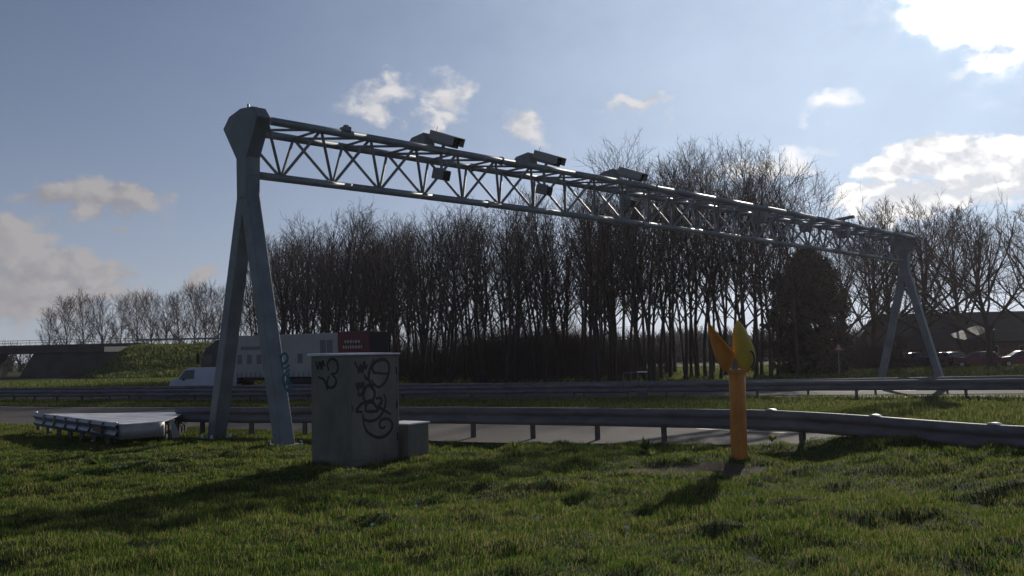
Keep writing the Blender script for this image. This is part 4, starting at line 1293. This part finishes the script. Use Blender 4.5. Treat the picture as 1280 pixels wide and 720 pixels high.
# tall open trees at the thin end of the wood
for i, (px, y, top, lab) in enumerate([
        (764, 70, 213, 'tall bare tree just beyond the edge of the dense wood over the third camera'),
        (787, 67, 205, 'dark trunked bare tree right behind the small metal frame'),
        (818, 68, 163, 'tallest bare tree whose tip stands alone above the gantry'),
        (838, 74, 196, 'slender bare tree close beside the tallest one'),
        (857, 69, 188, 'tall bare tree midway between the tallest tree and the phone'),
        (872, 77, 172, 'tall thin bare tree set back behind the phone wings'),
        (889, 70, 176, 'tall bare tree right behind the tilted shade-toned wing of the phone'),
        (908, 80, 182, 'set-back bare tree seen between the two phone wings'),
        (926, 69, 170, 'tall bare tree straight behind the upright yellow wing of the phone'),
        (945, 71, 180, 'tall bare tree just beyond the yellow phone, forking low'),
        (964, 70, 184, 'bare tree at the shaded side of the dark evergreen, nearest the phone'),
        (999, 69, 192, 'last tall bare tree standing in front of the dark evergreen'),
        (980, 84, 205, 'bare tree rising behind the dark evergreen, leaning crown'),
        (1022, 80, 214, 'bare tree rising behind the far side of the dark evergreen')]):
    x = xat(px, y, 470); z = zg(x, y); need = atd(px, top, y).z - z
    p = TALL[i % 5]; sc = need / p[2]
    place(p, (x, y, z), random.random() * 6.28, sc, lab, 'tall bare trees at the open end of the wood', sxy=sc * .98)

# broad trees by the farm
for i, (px, y, top, lab) in enumerate([
        (1092, 96, 262, 'broad bare tree directly behind the far gantry tower'), (1118, 104, 250, 'broad bare tree behind the far gantry tower, half hidden by its neighbour'),
        (1158, 99, 247, 'broad bare tree rising over the barn roof beside the far gantry leg'), (1205, 108, 256, 'broad bare tree set back behind the barn'),
        (1240, 86, 246, 'big spreading bare tree with thick trunk in front of the barn'), (1296, 94, 250, 'broad bare tree at the right picture edge'),
        (1340, 100, 255, 'broad bare tree past the barn beyond the frame edge'), (1060, 112, 278, 'hazy bare tree between the evergreen and the far gantry tower')]):
    x = xat(px, y, 465); z = zg(x, y); need = atd(px, top, y).z - z
    sc = need / BROAD[i % 3][2]
    place(BROAD[i % 3], (x, y, z), random.random() * 6.28, sc, lab, 'broad bare trees around the barn', sxy=sc * .92)

# trees behind the overpass
for i, (px, top) in enumerate([(62, 384), (84, 368), (106, 361), (128, 366), (150, 368), (172, 362), (190, 361), (207, 366), (224, 362), (242, 352), (256, 350), (272, 356), (300, 362), (-30, 372), (320, 360)]):
    y = 178 + (i % 3) * 9; x = xat(px, y, 430); z = 1.5; need = atd(px, top, y).z - z
    sc = need / FAR[i % 4][2]
    place(FAR[i % 4], (x, y, z), random.random() * 6.28, sc, 'bare many-stemmed tree in the distant row behind the overpass embankment', 'bare trees in the row behind the overpass', sxy=sc * (1.0 if i % 2 else .8))


def scatter_brush(name, pts, h, r, n, m, label, spread=.35, k=3):
    """thicket: very many thin upright shoots"""
    rs = np.random.default_rng(len(pts) + n); tb = Tubes()
    for (x, y, hh) in pts:
        for _ in range(n):
            p = (x + rs.normal(0, .5), y + rs.normal(0, .5), zg(x, y) - .1)
            ln = h * hh * rs.uniform(.4, 1.1)
            A = branch(rs, p, (rs.normal(0, spread), rs.normal(0, spread), 1), ln, 4, .1, .12); tb.add(A, np.array([r, r * .9, r * .6, r * .3]), 3)
            for _k in range(k):
                j = rs.integers(1, 3); B = branch(rs, A[j], side_dir(rs, A[j + 1] - A[j], rs.uniform(.4, .9), rs.random() * 6), ln * .4, 3, .2, .15)
                tb.add(B, np.array([r * .7, r * .6, r * .25]), 3)
    o = obj(name, tb.mesh(name), m); return tag(o, label, None, None, 'stuff')


pts = []
for row in range(6):
    for i in range(64):
        k = int((i + random.random()) / 64 * 399)
        x, y = ed[k] + nE[k] * (1.5 + row * 4.5 + random.uniform(-2, 2)); pts.append((x, y, random.uniform(.25, 1.05) * (.28 if row == 0 else 1) * (.62 if k < 60 else 1)))
scatter_brush('undergrowth', pts, 7.0, .018, 18, MT['brush'], 'dark leafless undergrowth filling the dense wood')
# far treelines closing the horizon
pts = []
for i in range(420):
    px = random.uniform(-250, 1500); y = random.uniform(225, 300); x = xat(px, y, 445)
    if i % 3 == 0: px = random.uniform(640, 1000); y = random.uniform(150, 190); x = xat(px, y, 445)
    pts.append((x, y, random.uniform(.4, .8) * (y / 250)))
scatter_brush('distant_treeline', pts, 12, .11, 20, MT['far_brush'], 'far leafless treeline along the horizon', .3, 3)
pts = []
for i in range(170):
    px = random.uniform(1062, 1420); y = random.uniform(106, 128); pts.append((xat(px, y, 445), y, random.uniform(.5, 1.0)))
for i in range(60):
    px = random.uniform(1030, 1140); y = random.uniform(88, 96); pts.append((xat(px, y, 445), y, random.uniform(.3, .7)))
scatter_brush('farm_hedgerow', pts, 4.6, .03, 14, MT['brush'], 'leafless bushes growing around the barn')


def leaf_mass(seed, H, Wd, nclump, per, leaf):
    """dense dark crown from many small leaf faces around clump centres"""
    rs = np.random.default_rng(seed); C = []
    for _ in range(nclump):
        z = rs.uniform(.02, .98); r = Wd * (math.sin(math.pi * min(1, z * .62 + .30)) ** .7) * (1 - .25 * max(0, z - .7) / .3) * (.1 + .9 * math.sqrt(rs.random())); a = rs.random() * 6.283
        r = r * (1 if z < .88 else (1 - z) / .12 * .8 + .2) * (.86 + .42 * math.sin(a * 3 + z * 9) * math.sin(a * 2 - z * 14 + 1))
        C.append((r * math.cos(a), r * math.sin(a), z * H, rs.uniform(.25, 1.0)))
    C = np.array(C)
    cen = np.repeat(C, per, 0); nrm = rs.normal(0, 1, (len(cen), 3)); nrm /= np.linalg.norm(nrm, axis=1)[:, None]
    pos = cen[:, :3] + nrm * cen[:, 3:4] * rs.random((len(cen), 1)) ** .5
    u = rs.normal(0, 1, (len(cen), 3)); u -= nrm * np.sum(u * nrm, 1, keepdims=True) * .6; u /= np.linalg.norm(u, axis=1)[:, None]
    w = np.cross(nrm, u); sz = leaf * rs.uniform(.6, 1.3, (len(cen), 1))
    V = np.stack([pos - u * sz, pos + w * sz * .5, pos + u * sz, pos - w * sz * .5], 1).reshape(-1, 3)
    V[:, 2] = np.maximum(V[:, 2], .02)
    return mesh_np('crown', V, np.arange(len(V)).reshape(-1, 4))


ey = 78.0; exx = xat(1014, ey, 465)
eh = atd(1010, 312, ey).z + .4
ev = empty('evergreen_tree', (exx, ey, zg(exx, ey)), 'wide dark evergreen tree with rounded top at the end of the wood', 'tree')
obj('crown', leaf_mass(5, eh, 3.7, 620, 100, .15), MT['evergreen'], ev)
bm = NB(); bar(bm, (0, 0, -.3), (0, 0, eh * .8), .25, 10, .06); obj('trunk', bm, MT['bark'], ev)

# ------------------------------------------------------------------ grass
def blades(name, X, Y, Z, hgt, wid, m, label, lean=.35):
    n = len(X); rs = RNG
    az = rs.random(n) * 2 * np.pi; la = np.abs(rs.normal(0, lean, n)) + .08
    d = np.stack([np.cos(az), np.sin(az)], 1); wv = np.stack([-d[:, 1], d[:, 0]], 1) * (wid / 2)[:, None]
    tw = rs.random(n) * np.pi
    wv = np.stack([np.cos(tw), np.sin(tw)], 1) * (wid / 2)[:, None]
    V = np.zeros((n, 5, 3))
    b = np.stack([X, Y], 1)
    V[:, 0, :2] = b - wv; V[:, 1, :2] = b + wv; V[:, 0, 2] = V[:, 1, 2] = Z - .01
    mid = b + d * (hgt * la * .35)[:, None]
    V[:, 2, :2] = mid + wv * .75; V[:, 3, :2] = mid - wv * .75; V[:, 2, 2] = V[:, 3, 2] = Z + hgt * .6
    V[:, 4, :2] = b + d * (hgt * la * 1.1)[:, None]; V[:, 4, 2] = Z + hgt * (1 - .25 * la)
    i = np.arange(n) * 5
    q = np.stack([i, i + 1, i + 2, i + 3], 1); t = np.stack([i + 3, i + 2, i + 4], 1)
    o = obj(name, mesh_np(name, V.reshape(-1, 3), q, t), m, smooth=True)
    return tag(o, label, None, None, 'stuff')


def spread_pts(n, ylo, yhi, power):
    """points in the wedge the camera sees, denser near it"""
    u = RNG.random(n); Y = (ylo ** power + u * (yhi ** power - ylo ** power)) ** (1 / power)
    X = (RNG.random(n) - .5) * 2 * (.66 * Y + 1.5)
    return X, Y


def build_grass():
    X, Y = spread_pts(640000, 5.2, 31, .85)
    ok = ~signed_in(ROAD1, X, Y) & (Y < 31)
    # keep out of the cabinets
    rel = np.stack([X - CM.x, Y - CM.y], 1); u = rel @ np.array([cu.x, cu.y]); w = rel @ np.array([cw.x, cw.y])
    ok &= ~((u > -.01) & (u < UW + .8) & (w > -.01) & (w < LW))
    bmk = bare_mask(X, Y) + (vnoise(X * 3.1, Y * 3.1) - .5) * .5
    ok &= (bmk < .45) | (RNG.random(len(X)) < .08)
    X, Y = X[ok], Y[ok]
    cl = vnoise(X * 1.7 + 50, Y * 1.7); cl2 = vnoise(X * 4.4 + 9, Y * 4.4 + 77); big = vnoise(X * .45, Y * .45 + 13)
    hgt = .026 + .026 * cl + .055 * np.clip(cl2 - .55, 0, 1) * 2 + .02 * big
    tus = np.clip((vnoise(X * 2.3 + 91, Y * 2.3 + 3) - .68) * 5, 0, 1); hgt += tus * .06
    edge = sstep(17, 20, Y) * .0; hgt = (hgt + edge) * RNG.uniform(.55, 1.25, len(X))
    wid = (.0032 + .00040 * Y) * RNG.uniform(.7, 1.3, len(X))
    blades('grass', X, Y, gz(X, Y), hgt, wid, MT['grass'], 'short rough green grass on the near verge', .6)
    # median strip and the far verge
    n = 150000
    t = RNG.random(n); k = RNG.random(n); A = r1f; B = r2n
    ia = t * 89; i0 = np.minimum(ia.astype(int), 88); fr = (ia - i0)[:, None]
    a = A[i0] * (1 - fr) + A[i0 + 1] * fr; b = B[i0] * (1 - fr) + B[i0 + 1] * fr
    P = a * (1 - k[:, None]) + b * k[:, None]
    keep = (np.abs(P[:, 0]) < .62 * P[:, 1] + 4) & ~signed_in(ROAD1, P[:, 0], P[:, 1]) & ~signed_in(ROAD2, P[:, 0], P[:, 1]); P = P[keep]
    h = (.05 + .16 * vnoise(P[:, 0] * .8, P[:, 1] * .8) + .15 * np.clip(vnoise(P[:, 0] * 1.9, P[:, 1] * 1.9) - .6, 0, 1)) * RNG.uniform(.6, 1.2, len(P))
    blades('median_grass', P[:, 0], P[:, 1], gbase(P[:, 0], P[:, 1]), h, .03 * RNG.uniform(.7, 1.5, len(P)), MT['far_grass'], 'tufted grass strip in the median')
    n = 90000
    Y = RNG.uniform(46, 118, n); X = (RNG.random(n) - .5) * 2 * (.6 * Y + 3)
    keep = ~signed_in(ROAD2, X, Y) & (Y > np.interp(X, R2F[:, 0], R2F[:, 1])); X, Y = X[keep], Y[keep]
    h = (.10 + .22 * vnoise(X * .6, Y * .6)) * RNG.uniform(.6, 1.2, len(X))
    blades('far_verge_grass', X, Y, gbase(X, Y), h, .07 * RNG.uniform(.7, 1.5, len(X)), MT['far_grass'], 'grass verge beyond the far carriageway')


build_grass()
Q = SLOPE_GRASS[0]
blades('embankment_grass', Q[:, 0], Q[:, 1], Q[:, 2], RNG.uniform(.12, .5, len(Q)) * (.4 + vnoise(Q[:, 0] * .3, Q[:, 1] * .3)), RNG.uniform(.06, .2, len(Q)), MT['far_grass'], 'rough grass on the embankment slope', .6)

# weeds by the rail and little white daisies
def weed(x, y, h, n, label):
    rs = np.random.default_rng(int(abs(x) * 1000)); bm = NB(); z = float(gz(x, y))
    for k in range(n):
        a = rs.random() * 6.28; l = h * rs.uniform(.5, 1.1); el = rs.uniform(.5, 1.4)
        d = Vector((math.cos(a) * math.cos(el), math.sin(a) * math.cos(el), math.sin(el))); s = Vector((-math.sin(a), math.cos(a), 0))
        p = Vector((x, y, z)); w = l * .13
        q = [p, p + d * l * .5 + s * w, p + d * l + UP * -.04 * l, p + d * l * .5 - s * w]
        bm.faces.new([bm.verts.new(v) for v in q])
    return tag(obj('weed', bm, MT['grass']), label, 'weed', 'leafy weeds by the verge')


for px, py, h, n, lab in ((808, 568, .30, 30, 'tall leafy weed in the grass midway between two rail posts'), (815, 578, .25, 20, 'low leafy weed in front of the tall one'),
                          (965, 556, .2, 20, 'leafy weed at the pavement edge beyond the yellow phone'), (122, 582, .26, 30, 'leafy weed in the grass before the crash cushion'),
                          (645, 566, .22, 16, 'leafy weed under the rail between cabinet and phone')):
    q = at(px, py, 0); weed(q.x, q.y, h, n, lab)
bm = NB(); rs = np.random.default_rng(4)
for _ in range(46):
    px, py = (rs.normal(150, 45), rs.normal(572, 14)) if rs.random() < .8 else (rs.uniform(300, 1250), rs.uniform(590, 700))
    if py < 552: continue
    q = at(px, py, .05); z = float(gz(q.x, q.y)) + rs.uniform(.07, .12); r = rs.uniform(.010, .022)
    bmesh.ops.create_circle(bm, cap_ends=True, radius=r, segments=7, matrix=Matrix.Translation((q.x, q.y, z)) @ Matrix.Rotation(rs.uniform(.2, .9), 4, 'X'))
tag(obj('daisies', bm, MT['daisy']), 'tiny white daisies dotted in the verge grass', None, None, 'stuff')
